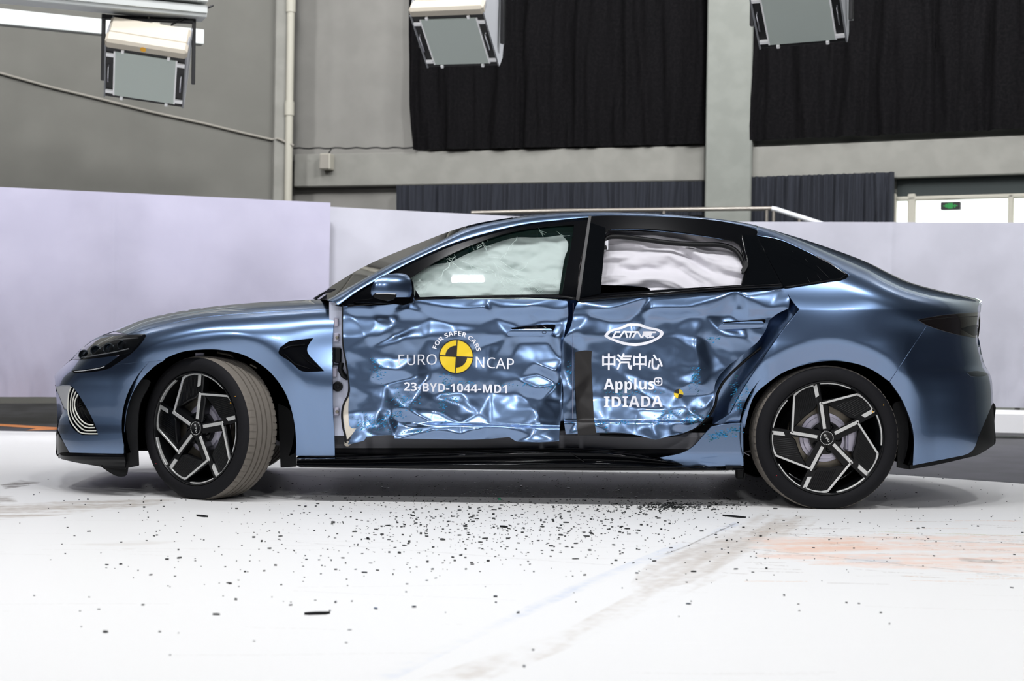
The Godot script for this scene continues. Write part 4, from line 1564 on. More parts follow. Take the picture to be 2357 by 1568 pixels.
	for p in smooth(pp([1752, 800, 1706, 838, 1668, 876, 1652, 905, 1645, 935, 1625, 965, 1590, 990, 1545, 1003, 1480, 1004, 1380, 1001]), 5):
		path.append(P(p.x, p.y, -0.075 - 0.03 * smoothstep(1650.0, 1500.0, p.x)))
	mb.tube(path, 0.0065, 8)
	obj("hanging_seal", mb, M.satin_black, rear)
	stickers_b(rear)
	# tape over the front edge of the rear door, and a thin white thread beside it
	mb = panel(MB.new(), ring([[1323, 811, 1345, 807, 1362, 808], [1362, 808, 1361, 845, 1364, 900, 1367, 960, 1373, 1000], [1373, 1000, 1330, 1002], [1330, 1002, 1327, 960, 1324, 900, 1322, 850]], 3), z_door_b, 3.0, 0.0, 0.0025)
	obj("dark_tape", mb, M.tape, rear, "strip of dark brown tape down the leading edge")
	mb = MB.new()
	path = []
	for k in 30:
		var y := 698.0 + k * 9.2
		path.append(P(1319.5 - 2.0 * k / 29.0, y, z_door_b(1319, y) + 0.004))
	mb.tube(path, 0.0007, 5)
	obj("thread", mb, M.silver, rear)
	# turquoise scuffs left by the barrier face
	scuffs(front, z_door_a, [[930, 925, 40, 26], [868, 975, 60, 24], [905, 955, 30, 14], [1030, 880, 22, 30], [1020, 930, 14, 45], [870, 860, 22, 26], [1190, 885, 90, 5], [1075, 882, 60, 6], [862, 830, 12, 12], [960, 992, 60, 6], [1265, 890, 20, 8], [1045, 920, 24, 10], [840, 985, 40, 10]], 3, 620)
	scuffs(rear, z_door_b, [[1440, 973, 120, 6], [1545, 952, 40, 18], [1600, 958, 30, 20], [1600, 870, 18, 40], [1360, 985, 40, 14], [1640, 780, 30, 8], [1590, 970, 30, 10], [1310, 860, 8, 40], [1440, 905, 90, 8]], 4, 480)
	scuffs(car, z_rear, [[1700, 930, 16, 30], [1690, 890, 10, 30], [1720, 900, 10, 20]], 5, 110)
	scuffs(car, z_sill_end, [[1660, 1000, 40, 10], [1690, 990, 20, 8], [1640, 1010, 14, 8]], 6, 220)


func scuffs(parent: Node3D, zf: Callable, spots: Array, seed_: int, count: int) -> void:
	var r := RandomNumberGenerator.new()
	r.seed = seed_
	var light := MB.new()
	var dark := MB.new()
	var area := 0.0
	for s in spots:
		area += s[2] * s[3]
	for s in spots:
		var n := int(count * s[2] * s[3] / area) + 4
		var turn := r.randf_range(-0.6, 0.1)
		for k in n:
			var c := Vector2(s[0] + r.randfn(0, 0.4) * s[2], s[1] + r.randfn(0, 0.4) * s[3])
			var len := r.randf_range(0.7, 4.2)
			var wd := r.randf_range(0.3, 1.0)
			var a := turn + r.randfn(0, 0.25)
			var o := PackedVector2Array()
			for q in 7:
				var d := Vector2.from_angle(TAU * q / 7) * r.randf_range(0.4, 1.2)
				o.append(c + Vector2(d.x * len, d.y * wd).rotated(a))
			if Geometry2D.triangulate_polygon(o).size() < 9:
				continue
			panel(light if r.randf() < 0.6 else dark, o, zf, 8.0, 0.0, 0.0012)
	for e in [[light, M.scuff], [dark, M.scuff_dark]]:
		var ob := obj("paint_scuff", e[0], e[1], parent)
		ob.set_meta("kind", "stuff")


func disc(c: Vector2, r: float, a0: float, a1: float, r0 := 0.0, n := 24) -> PackedVector2Array:
	var o := PackedVector2Array()
	for k in n + 1:
		o.append(c + Vector2.from_angle(lerpf(a0, a1, float(k) / n)) * r)
	if r0 > 0.0:
		for k in n + 1:
			o.append(c + Vector2.from_angle(lerpf(a1, a0, float(k) / n)) * r0)
	elif a1 - a0 < TAU - 0.01:
		o.append(c)
	else:
		o.remove_at(o.size() - 1)
	return o


func roundel(parent: Node3D, c: Vector2, r: float, zf: Callable, tilt: float, inner: float) -> void:
	var y := MB.new()
	panel(y, disc(c, r, 0, TAU), zf, 3.0, 0.0, 0.002)
	var st := obj("roundel_sticker", y, M.yellow_sticker, parent, "round yellow and black target sticker")
	var b := MB.new()
	for k in 24:
		panel(b, disc(c, r * 1.0, TAU * k / 24, TAU * (k + 1) / 24, r * 0.945, 2), zf, 6.0, 0.0, 0.003)
	panel(b, disc(c, r * inner, tilt, tilt + PI / 2, 0.0, 14), zf, 3.0, 0.0, 0.003)
	panel(b, disc(c, r * inner, tilt + PI, tilt + PI * 1.5, 0.0, 14), zf, 3.0, 0.0, 0.003)
	var w := r * 0.055
	stroke(b, PackedVector2Array([c - Vector2.from_angle(tilt) * r * 0.98, c + Vector2.from_angle(tilt) * r * 0.98]), w, zf, 0.0032)
	stroke(b, PackedVector2Array([c - Vector2.from_angle(tilt + PI / 2) * r * 0.98, c + Vector2.from_angle(tilt + PI / 2) * r * 0.98]), w, zf, 0.0032)
	obj("roundel_marking", b, M.black_sticker, parent)


func stickers_a(door: Node3D) -> void:
	roundel(door, Vector2(1050, 821), 40.0, z_door_a, 0.06, 0.63)
	var mb := MB.new()
	letters(mb, "EURO", 917, 841, 88, 24.5, -0.01, z_door_a, 0.002)
	letters(mb, "NCAP", 1095, 846, 88, 24.5, 0.05, z_door_a, 0.002)
	letters(mb, "23-BYD-1044-MD1", 930, 900, 237, 19.5, 0.022, z_door_a, 0.002, 700)
	var c := Vector2(1050, 821)
	var arc := func(q: Vector2) -> Vector2:
		var a := deg_to_rad(lerpf(-160.0, -14.0, q.x / 150.0))
		return c + Vector2.from_angle(a) * (48.5 + q.y)
	letters(mb, "FOR SAFER CARS", 0, 0, 150, 10.5, 0.0, z_door_a, 0.002, 700, arc)
	obj("sticker_lettering", mb, M.white_sticker, door, "white printed lettering around the yellow roundel")


func stickers_b(door: Node3D) -> void:
	var mb := MB.new()
	# oval badge
	var k := func(a: Array) -> PackedVector2Array:
		var o := PackedVector2Array()
		for j in range(0, a.size(), 2):
			o.append(Vector2(1260.0 + a[j] / 3.408, 640.0 + a[j + 1] / 3.408))
		return o
	var outer := smooth(k.call([443, 455, 470, 420, 520, 398, 575, 384, 625, 359, 680, 356, 735, 360, 790, 382, 850, 395, 895, 410, 911, 432, 896, 462, 850, 492, 790, 518, 690, 536, 590, 522, 520, 496, 470, 474, 443, 455]), 2)
	outer.remove_at(outer.size() - 1)
	var mid := Vector2(1260.0 + 678 / 3.408, 640.0 + 446 / 3.408)
	var inner := PackedVector2Array()
	for p in outer:
		var d := p - mid
		inner.append(mid + Vector2(d.x * 0.875, d.y * 0.74))
	band(mb, outer, inner, z_door_b, 0.002)
	for s in [[572, 424, 536, 424, 514, 464, 566, 464], [562, 470, 598, 422, 612, 422, 626, 470], [618, 424, 702, 424], [658, 424, 642, 470], [668, 470, 698, 424, 710, 424, 738, 470], [744, 470, 756, 425, 806, 425, 800, 446, 762, 449, 792, 470], [852, 426, 818, 426, 802, 464, 838, 464]]:
		stroke(mb, k.call(s), 4.0, z_door_b, 0.002)
	# the four characters, stroke by stroke
	var zhong := [[0.08, 0.2, 0.92, 0.2], [0.08, 0.66, 0.92, 0.66], [0.08, 0.15, 0.08, 0.71], [0.92, 0.15, 0.92, 0.71], [0.5, 0.0, 0.5, 1.0]]
	var qi := [[0.06, 0.05, 0.2, 0.16], [0.0, 0.34, 0.15, 0.44], [0.03, 0.97, 0.2, 0.6], [0.44, 0.0, 0.28, 0.3], [0.38, 0.14, 0.97, 0.14], [0.4, 0.34, 0.9, 0.34], [0.28, 0.54, 0.8, 0.54, 0.82, 0.8, 0.9, 0.95, 0.98, 0.96, 1.0, 0.8]]
	var xin := [[0.12, 0.45, 0.03, 0.84], [0.3, 0.34, 0.3, 0.8, 0.4, 0.95, 0.68, 0.95, 0.74, 0.74], [0.42, 0.08, 0.6, 0.34], [0.8, 0.34, 0.97, 0.76]]
	var x := 1385.5
	for ch in [zhong, qi, zhong, xin]:
		for s in ch:
			var line := PackedVector2Array()
			for j in range(0, s.size(), 2):
				line.append(Vector2(x + s[j] * 31.5, 816.0 + s[j + 1] * 34.0))
			stroke(mb, line, 4.3, z_door_b, 0.002, 6.0, true)
		x += 35.6
	letters(mb, "Applus", 1390, 905, 116, 34, 0.0, z_door_b, 0.002, 700)
	letters(mb, "IDIADA", 1390, 938, 135, 25.5, -0.01, z_door_b, 0.002, 700)
	var o := PackedVector2Array()
	var n := PackedVector2Array()
	for s in 24:
		var d := Vector2.from_angle(TAU * s / 24)
		var f := 1.0 / pow(pow(absf(d.x), 4.0) + pow(absf(d.y), 4.0), 0.25)
		o.append(Vector2(1515, 878.5) + d * f * 9.6)
		n.append(Vector2(1515, 878.5) + d * f * 7.0)
	band(mb, o, n, z_door_b, 0.002)
	stroke(mb, PackedVector2Array([Vector2(1510, 878.5), Vector2(1520, 878.5)]), 2.8, z_door_b, 0.002)
	stroke(mb, PackedVector2Array([Vector2(1515, 873.5), Vector2(1515, 883.5)]), 2.8, z_door_b, 0.002)
	obj("sticker_lettering", mb, M.white_sticker, door, "white printed badges and lettering in four lines")
	var y := MB.new()
	panel(y, disc(Vector2(1562, 906.5), 11.0, 0, TAU, 0.0, 20), z_door_b, 3.0, 0.0, 0.002)
	obj("target_dot", y, M.yellow_sticker, door, "small round yellow and black target sticker")
	var b := MB.new()
	panel(b, disc(Vector2(1562, 906.5), 11.0, 0.2, 0.2 + PI / 2, 0.0, 8), z_door_b, 3.0, 0.0, 0.003)
	panel(b, disc(Vector2(1562, 906.5), 11.0, 0.2 + PI, 0.2 + PI * 1.5, 0.0, 8), z_door_b, 3.0, 0.0, 0.003)
	obj("target_quarter", b, M.black_sticker, door)


# ------------------------------------------------------------------ windows, frames, airbags
func glasshouse() -> void:
	var zf := func(x, y): return z_win(x, y)
	# front door: black frame with the window cut out, as one band
	var glass_a := ring([[944, 640, 1008, 600, 1092, 562, 1176, 534, 1260, 521, 1322, 517], [1322, 517, 1312, 580, 1302, 630, 1294, 677], [1294, 677, 1130, 680, 966, 684], [966, 684, 954, 664]], 6)
	var frame_out := ring([[770, 704], seg(RAILLOW, 778, 1355, 40), [1355, 500, 1352, 530, 1335, 610, 1326, 690], [1326, 690, 1200, 684, 1093, 686, 980, 690, 900, 699, 800, 707]], 1)
	var mb := MB.new()
	hole_panel(mb, frame_out, glass_a, zf, 5.0, 0.03)
	var fr := obj("front_window_frame", mb, M.gloss_black, car)
	mb = panel(MB.new(), glass_a, func(x, y): return z_win(x, y) - 0.012, 8.0)
	obj("window_glass", mb, M.glass, fr, "cracked green tinted window glass")
	cracks(fr)
	# belt trim
	mb = MB.new()
	var path := []
	for p in smooth(pp([800, 704, 900, 695, 980, 687, 1093, 683.5, 1200, 682, 1290, 683, 1325, 688]), 5):
		path.append(P(p.x, p.y, z_win(p.x, p.y) + 0.012))
	mb.tube(path, 0.007, 8)
	obj("belt_trim", mb, M.gloss_black, fr)
	# airbag behind the front window
	var puff := func(x, y): return -0.085 + z_top(y) + 0.04 * cloth.get_noise_2d(x * 0.35, y * 0.7) - 0.00012 * pow(absf(y - 625.0) / 10.0, 2.0)
	mb = panel(MB.new(), ring([[925, 644, 990, 612, 1036, 604, 1060, 592, 1092, 578, 1148, 557, 1190, 547, 1230, 547, 1260, 546, 1292, 542], [1292, 542, 1306, 556, 1306, 575, 1298, 600, 1284, 690], [1284, 690, 1100, 692, 980, 694, 955, 690]], 5), puff, 4.0, 0.05)
	obj("curtain_airbag", mb, M.airbag_mint, car, "inflated pale airbag filling the front side window")
	# rear door upper frame with empty window
	var hole_b := ring([[1390, 552, 1396, 534, 1408, 527], [1408, 527, 1480, 526, 1560, 533, 1640, 545, 1690, 556], [1690, 556, 1704, 566, 1712, 590, 1718, 612], [1718, 612, 1707, 656], [1707, 656, 1600, 662, 1382, 676]], 5)
	var frame_b := ring([[1355, 498, 1420, 496.5, 1567, 501, 1656, 509, 1736, 527, 1741, 541], [1741, 541, 1765, 590, 1803, 661], [1803, 661, 1716, 668, 1560, 677, 1420, 687, 1330, 694], [1330, 694, 1338, 620, 1350, 530]], 5)
	mb = MB.new()
	hole_panel(mb, frame_b, hole_b, func(x, y): return z_win(x, y) + 0.022, 5.0, 0.035)
	var fb := obj("rear_window_frame", mb, M.gloss_black, car)
	mb = panel(MB.new(), ring([[1326, 690, 1355, 497], [1355, 497, 1361, 497], [1361, 497, 1333, 693]], 2), func(x, y): return z_win(x, y) + 0.03, 6.0, 0.02)
	obj("frame_strip", mb, M.lamp_black, fb)
	mb = panel(MB.new(), ring([[1393, 524, 1392, 553, 1382, 676], [1382, 676, 1337, 685], [1337, 685, 1352, 560, 1357, 512]], 2), func(x, y): return z_win(x, y) + 0.027, 6.0, 0.01)
	obj("pillar_cover", mb, M.dark_glass, fb)
	mb = panel(MB.new(), ring([[1708, 541, 1741, 543], [1741, 543, 1796, 656], [1796, 656, 1711, 658], [1711, 658, 1722, 612, 1716, 580]], 2), func(x, y): return z_win(x, y) + 0.028, 6.0, 0.01)
	obj("pillar_cover", mb, M.dark_glass, fb)
	mb = MB.new()
	path = []
	for p in pp([1335, 690, 1420, 683, 1560, 673, 1700, 662, 1800, 657]):
		path.append(P(p.x, p.y, z_win(p.x, p.y) + 0.032))
	mb.tube(path, 0.008, 8)
	obj("belt_trim", mb, M.gloss_black, fb)
	mb = MB.new()
	path = []
	for p in smooth(pp([1392, 575, 1393, 556, 1402, 546, 1430, 545, 1480, 551, 1540, 559, 1600, 563, 1655, 564, 1685, 572, 1702, 588, 1714, 612, 1712, 630]), 5):
		path.append(P(p.x, p.y, z_win(p.x, p.y) - 0.02))
	mb.tube(path, 0.012, 8)
	obj("hanging_window_seal", mb, M.satin_black, fb)
	mb = MB.new()
	path = []
	for p in smooth(pp([1406, 529, 1480, 529, 1560, 536, 1640, 547, 1692, 556]), 5):
		path.append(P(p.x, p.y, z_win(p.x, p.y) - 0.005))
	mb.tube(path, 0.0035, 6)
	obj("inner_rail", mb, M.paint, fb)
	mb = MB.new()
	mb.flat([P(1391, 556, -0.16), P(1400, 553, -0.16), P(1400, 575, -0.16), P(1391, 578, -0.16)], Vector3.BACK)
	obj("paper_tag", mb, M.white_sticker, fb)
	mb = panel(MB.new(), ring([[1718, 597, 1722, 610, 1712, 628, 1706, 622]], 3), func(x, y): return z_win(x, y) + 0.04, 4.0, 0.004)
	obj("torn_flap", mb, M.satin_black, fb)
	# airbag in the rear window, with folds running back and down
	var folds := func(x, y):
		var a: float = y - 0.22 * (x - 1390.0) * smoothstep(1500.0, 1650.0, x)
		return -0.09 + z_top(y) + 0.014 * sin(a * 0.13 + 2.0 * cloth.get_noise_2d(x * 0.4, y * 0.5)) + 0.03 * cloth.get_noise_2d(x * 0.22, a * 0.9) + 0.03 * smoothstep(1560.0, 1700.0, x)
	mb = panel(MB.new(), ring([[1376, 530, 1460, 532, 1600, 540, 1700, 560, 1730, 640], [1730, 640, 1724, 668, 1560, 676], [1560, 676, 1505, 672, 1490, 662, 1440, 657, 1376, 655]], 4), folds, 4.0, 0.05)
	obj("curtain_airbag", mb, M.airbag, car, "inflated white airbag with folds bulging in the empty rear window")
	# black seal under the joint of door frame and quarter window
	mb = panel(MB.new(), ring([[1715, 535, 1760, 548, 1830, 660], [1830, 660, 1770, 668], [1770, 668, 1715, 600]], 2), func(x, y): return z_win(x, y) - 0.03, 6.0)
	obj("window_seal", mb, M.satin_black, car)
	# quarter window
	mb = panel(MB.new(), ring([[1742, 545, 1800, 556, 1876, 590, 1930, 618, 1953, 633], [1953, 633, 1940, 643, 1870, 653, 1806, 663], [1806, 663, 1772, 600]], 5), func(x, y): return z_rear(x, y) + 0.004, 5.0, 0.01)
	var qw := obj("quarter_window", mb, M.dark_glass, car)
	mb = MB.new()
	path = []
	for p in pp([1808, 661, 1870, 652, 1935, 643, 1948, 634]):
		path.append(P(p.x, p.y, z_rear(p.x, p.y) + 0.006))
	mb.tube(path, 0.004, 6)
	obj("window_trim", mb, M.gloss_black, qw)
	mb = MB.new()
	path = []
	for p in pp([1878, 590, 1910, 606, 1946, 630]):
		path.append(P(p.x, p.y, z_rear(p.x, p.y) + 0.005))
	mb.tube(path, 0.0035, 6)
	obj("bright_trim", mb, M.chrome, qw)
	mb = MB.new()
	for q in [[1824, 578, 1864, 650], [1853, 596, 1890, 645], [1880, 612, 1908, 640]]:
		mb.tube([P(q[0], q[1], z_rear(q[0], q[1]) + 0.004), P(q[2], q[3], z_rear(q[2], q[3]) + 0.004)], 0.0012, 5)
	obj("pane_line", mb, M.satin_black, qw)
	# door mirror
	mirror()


func hole_panel(mb: MB, outer: PackedVector2Array, hole: PackedVector2Array, zf: Callable, cell: float, back: float) -> void:
	# cut the outline in two above and below the hole so that each piece is a plain polygon
	var lo := 1e9
	var hi := -1e9
	for p in hole:
		lo = minf(lo, p.x)
		hi = maxf(hi, p.x)
	var mid := (lo + hi) / 2.0
	var rest := []
	for half in [[-10.0, mid], [mid, 3000.0]]:
		var clip := PackedVector2Array([Vector2(half[0], 0), Vector2(half[1], 0), Vector2(half[1], 1568), Vector2(half[0], 1568)])
		for piece in Geometry2D.intersect_polygons(outer, clip):
			rest.append_array(Geometry2D.clip_polygons(piece, hole))
	for r in rest:
		if not Geometry2D.is_polygon_clockwise(r):
			panel(mb, r, zf, cell, back)


func cracks(frame: Node3D) -> void:
	var r := RandomNumberGenerator.new()
	r.seed = 21
	var mb := MB.new()
	var zf := func(x, y): return z_win(x, y) - 0.0105
	var lines := [[1085, 590, 1180, 655], [1110, 555, 1140, 610], [1140, 610, 1165, 675], [1140, 610, 1250, 672], [1060, 600, 1140, 632], [1030, 595, 1085, 640], [1190, 545, 1150, 600], [1150, 600, 1215, 640], [1220, 600, 1180, 640], [1215, 640, 1290, 660], [1165, 640, 1240, 676], [1225, 650, 1180, 678], [1180, 655, 1250, 640], [970, 640, 965, 676], [1050, 590, 1010, 640], [1120, 575, 1105, 545], [985, 650, 975, 680], [1240, 525, 1250, 545], [1282, 533, 1300, 555], [1275, 640, 1292, 650]]
	for l in lines:
		var a := Vector2(l[0], l[1])
		var b := Vector2(l[2], l[3])
		var line := PackedVector2Array([a])
		var n := int(a.distance_to(b) / 9.0) + 2
		for k in range(1, n):
			line.append(a.lerp(b, float(k) / n) + Vector2(r.randfn(0, 1.6), r.randfn(0, 1.6)))
		line.append(b)
		stroke(mb, line, r.randf_range(0.25, 0.6), zf, 0.0, 12.0)
		for k in range(1, line.size() - 1):
			if r.randf() < 0.35:
				var d := (b - a).normalized().rotated(r.randf_range(-1.2, 1.2)) * r.randf_range(5, 22)
				stroke(mb, PackedVector2Array([line[k], line[k] + d]), 0.4, zf, 0.0, 12.0)
	for c in [[1103, 560, 20], [1028, 592, 18], [1150, 645, 16], [1200, 668, 18], [1240, 668, 12], [975, 655, 9]]:
		for k in 14:
			var p := Vector2(c[0] + r.randfn(0, 0.6) * c[2], c[1] + r.randfn(0, 0.5) * c[2])
			var d := Vector2.from_angle(r.randf_range(0.6, 1.4) + (PI / 2 if r.randf() < 0.4 else 0.0)) * r.randf_range(3, 10)
			stroke(mb, PackedVector2Array([p - d, p + d]), r.randf_range(0.2, 0.5), zf, 0.0, 12.0)
	var o := obj("glass_crack", mb, M.crack, frame)
	o.set_meta("kind", "stuff")


# rounded solid: rings of a superellipse along an axis given by centres and half sizes
func pod(mb: MB, rings: Array, sides := 28) -> void:
	var rows := []
	for q in rings:
		var c: Vector3 = q[0]
		var row := []
		for s in sides + 1:
			var t := TAU * s / sides
			row.append(c + Vector3(0, q[1] * signf(sin(t)) * pow(absf(sin(t)), 0.85), q[2] * signf(cos(t)) * pow(absf(cos(t)), 0.85)))
		rows.append(row)
	mb.sheet(rows, Vector3.BACK if true else Vector3.UP)


func mirror() -> void:
	var base := P(902, 664, 0.12)
	var sc := 1.0 / 499.0
	var mm := Node3D.new()
	mm.name = "door_mirror"
	car.add_child(mm, true)
	mm.position = base - car.position
	# the shell: outline in the side view filled with a bulging front and closed behind
	var zc := func(x, y):
		var dx: float = (x - 905.0) / 54.0
		var dy: float = (y - 664.0) / 36.0
		return 0.16 + 0.075 * sqrt(maxf(0.02, 1.0 - pow(absf(dx), 2.6) * 0.9 - pow(absf(dy), 2.4) * 0.85)) - 0.05 * dx
	var mb := panel(MB.new(), ring([[853.5, 677, 855, 662, 863, 647, 875, 637.5, 890, 632, 910, 629.5, 926, 629.5, 938, 634, 945, 645, 948, 660, 949, 684], [949, 684, 912, 684], [912, 684, 911, 676, 880, 674.5, 862, 675], [862, 675, 856, 681]], 5), zc, 3.0, 0.09)
	obj("mirror_shell", mb, M.paint, mm)
	mb = panel(MB.new(), ring([[861, 675.5, 880, 675, 911, 676.5], [911, 676.5, 911, 683, 904, 690, 890, 693], [890, 693, 866, 687, 857, 681]], 4), func(x, y): return zc.call(x, y) - 0.006, 3.0, 0.06)
	obj("mirror_underside", mb, M.gloss_black, mm)
	mb = MB.new()
	mb.tube([P(866, 676, zc.call(866, 676) + 0.001), P(890, 675.5, zc.call(890, 675.5) + 0.001), P(910, 677, zc.call(910, 677) + 0.001)], 0.0032, 8)
	obj("indicator", mb, M.lamp_side, mm)
	mb = panel(MB.new(), ring([[946, 642, 950, 652, 952, 670, 951, 686, 949, 696], [949, 696, 944, 697, 947, 684, 947, 660]], 4), func(_x, _y): return 0.17, 4.0, 0.12)
	obj("mirror_bezel", mb, M.gloss_black, mm)
	mb = panel(MB.new(), ring([[812, 692, 850, 689, 868, 684, 900, 684, 949, 685], [949, 685, 949, 694, 936, 700, 928, 702], [928, 702, 880, 697, 820, 697]], 4), func(x, y): return lerpf(0.02, 0.14, smoothstep(815.0, 900.0, x)), 4.0, 0.06)
	obj("mirror_arm", mb, M.gloss_black, mm)


# ------------------------------------------------------------------ sills, lamps of the car, small fittings
func trim() -> void:
	# inner sill, dented below the rear door
	var zs := func(x, y): return -0.17 - 0.03 * smoothstep(1250.0, 1450.0, x) * smoothstep(1060.0, 1000.0, y) + 0.1 * smoothstep(1026.0, 1050.0, y)
	var mb := panel(MB.new(), ring([[768, 985, 1000, 990, 1300, 990, 1480, 985, 1640, 960], [1640, 960, 1635, 985, 1600, 1024, 1560, 1043, 1520, 1053], [1520, 1053, 1440, 1046, 1300, 1040, 1100, 1048, 900, 1050, 768, 1050]], 4), zs, 6.0, 0.05)
	obj("inner_sill", mb, M.gloss_black, car)
	# outer sill skirt: two ridges
	var zk := func(x, y):
		var top := ip(SKIRT, x)
		var t := clampf((y - top) / (1080.0 - top), 0.0, 1.0)
		return -0.045 + 0.055 * smoothstep(0.0, 0.16, t) - 0.02 * smoothstep(0.2, 0.55, t) + 0.02 * smoothstep(0.6, 0.72, t) - 0.04 * smoothstep(0.82, 1.0, t) - 0.05 * smoothstep(1350.0, 1560.0, x) * (1.0 - t)
	mb = panel(MB.new(), ring([seg(SKIRT, 683, 1518, 30), [1518, 1054, 1577, 1073], [1577, 1073, 1708, 1074], [1708, 1074, 1712, 1079, 1708, 1083], [1708, 1083, 1400, 1083, 1000, 1080, 690, 1076], [690, 1076, 683, 1070]], 2), zk, 3.0, 0.08)
	var sk := obj("sill_skirt", mb, M.gloss_black, car)
	mirrored("sill_skirt", mb, M.gloss_black, car)
	for q in [[1310, 1041, 1345, 1064], [1380, 1039, 1414, 1062]]:
		mb = MB.new()
		mb.tube([P(q[0], q[1], zk.call(q[0], q[1]) + 0.001), P(q[2], q[3], zk.call(q[2], q[3]) + 0.001)], 0.0018, 6)
		obj("skirt_crease", mb, M.satin_black, sk)
	# blue end piece ahead of the rear wheel
	mb = panel(MB.new(), ring([[1710, 974, 1711, 1072], [1711, 1072, 1577, 1073, 1518, 1054], [1518, 1054, 1568, 1044, 1597, 1027, 1621, 1001, 1638, 983], [1638, 983, 1670, 977, 1710, 974]], 4), z_sill_end, 5.0, 0.03)
	obj("sill_end", mb, M.paint, car)
	mirrored("sill_end", mb, M.paint, car)
	mb = MB.new()
	mb.box(T(P(1702, 1090, -0.2)), Vector3(0.04, 0.05, 0.05), 0.008)
	mb.box(T(P(1712, 1096, -0.2)), Vector3(0.02, 0.03, 0.03), 0.004)
	obj("jack_point", mb, M.satin_black, car)
	# black mud flap strips at the arches
	mb = panel(MB.new(), ring([[285, 1046, 287, 987, 292, 946, 304, 908, 325, 874], [325, 874, 345, 880, 322, 930, 316, 990, 318, 1072], [318, 1072, 287, 1078]], 4), func(_x, _y): return -0.1, 6.0, 0.02)
	obj("arch_lining", mb, M.satin_black, car)
	mb = panel(MB.new(), ring([[2102, 1074, 2103, 1008, 2096, 968, 2077, 923], [2077, 923, 2055, 935, 2066, 990, 2066, 1076], [2066, 1076, 2096, 1081]], 4), func(_x, _y): return -0.1, 6.0, 0.02)
	obj("arch_lining", mb, M.satin_black, car)
	mb = panel(MB.new(), ring([[640, 930, 668, 946, 679, 997, 681, 1074], [681, 1074, 646, 1076]], 3), func(_x, _y): return -0.2, 6.0, 0.02)
	obj("arch_lining", mb, M.satin_black, car)
	mb = MB.new()
	mb.box(T(P(460, 817, -0.13)), Vector3(0.045, 0.022, 0.02), 0.004)
	mb.box(T(P(649, 1030, -0.26)), Vector3(0.02, 0.03, 0.03), 0.004)
	obj("suspension_bracket", mb, M.silver, car)
	mb = MB.new()
	mb.tube([P(500, 812, -0.18), P(530, 818, -0.18), P(545, 835, -0.2), P(550, 870, -0.2)], 0.012, 8)
	mb.tube([P(575, 838, -0.18), P(590, 846, -0.2)], 0.008, 8)
	obj("suspension_arm", mb, M.steel, car)


var SKIRT := pp([683, 1052, 800, 1051, 1000, 1043, 1200, 1036, 1300, 1034, 1400, 1037, 1460, 1044, 1518, 1054])


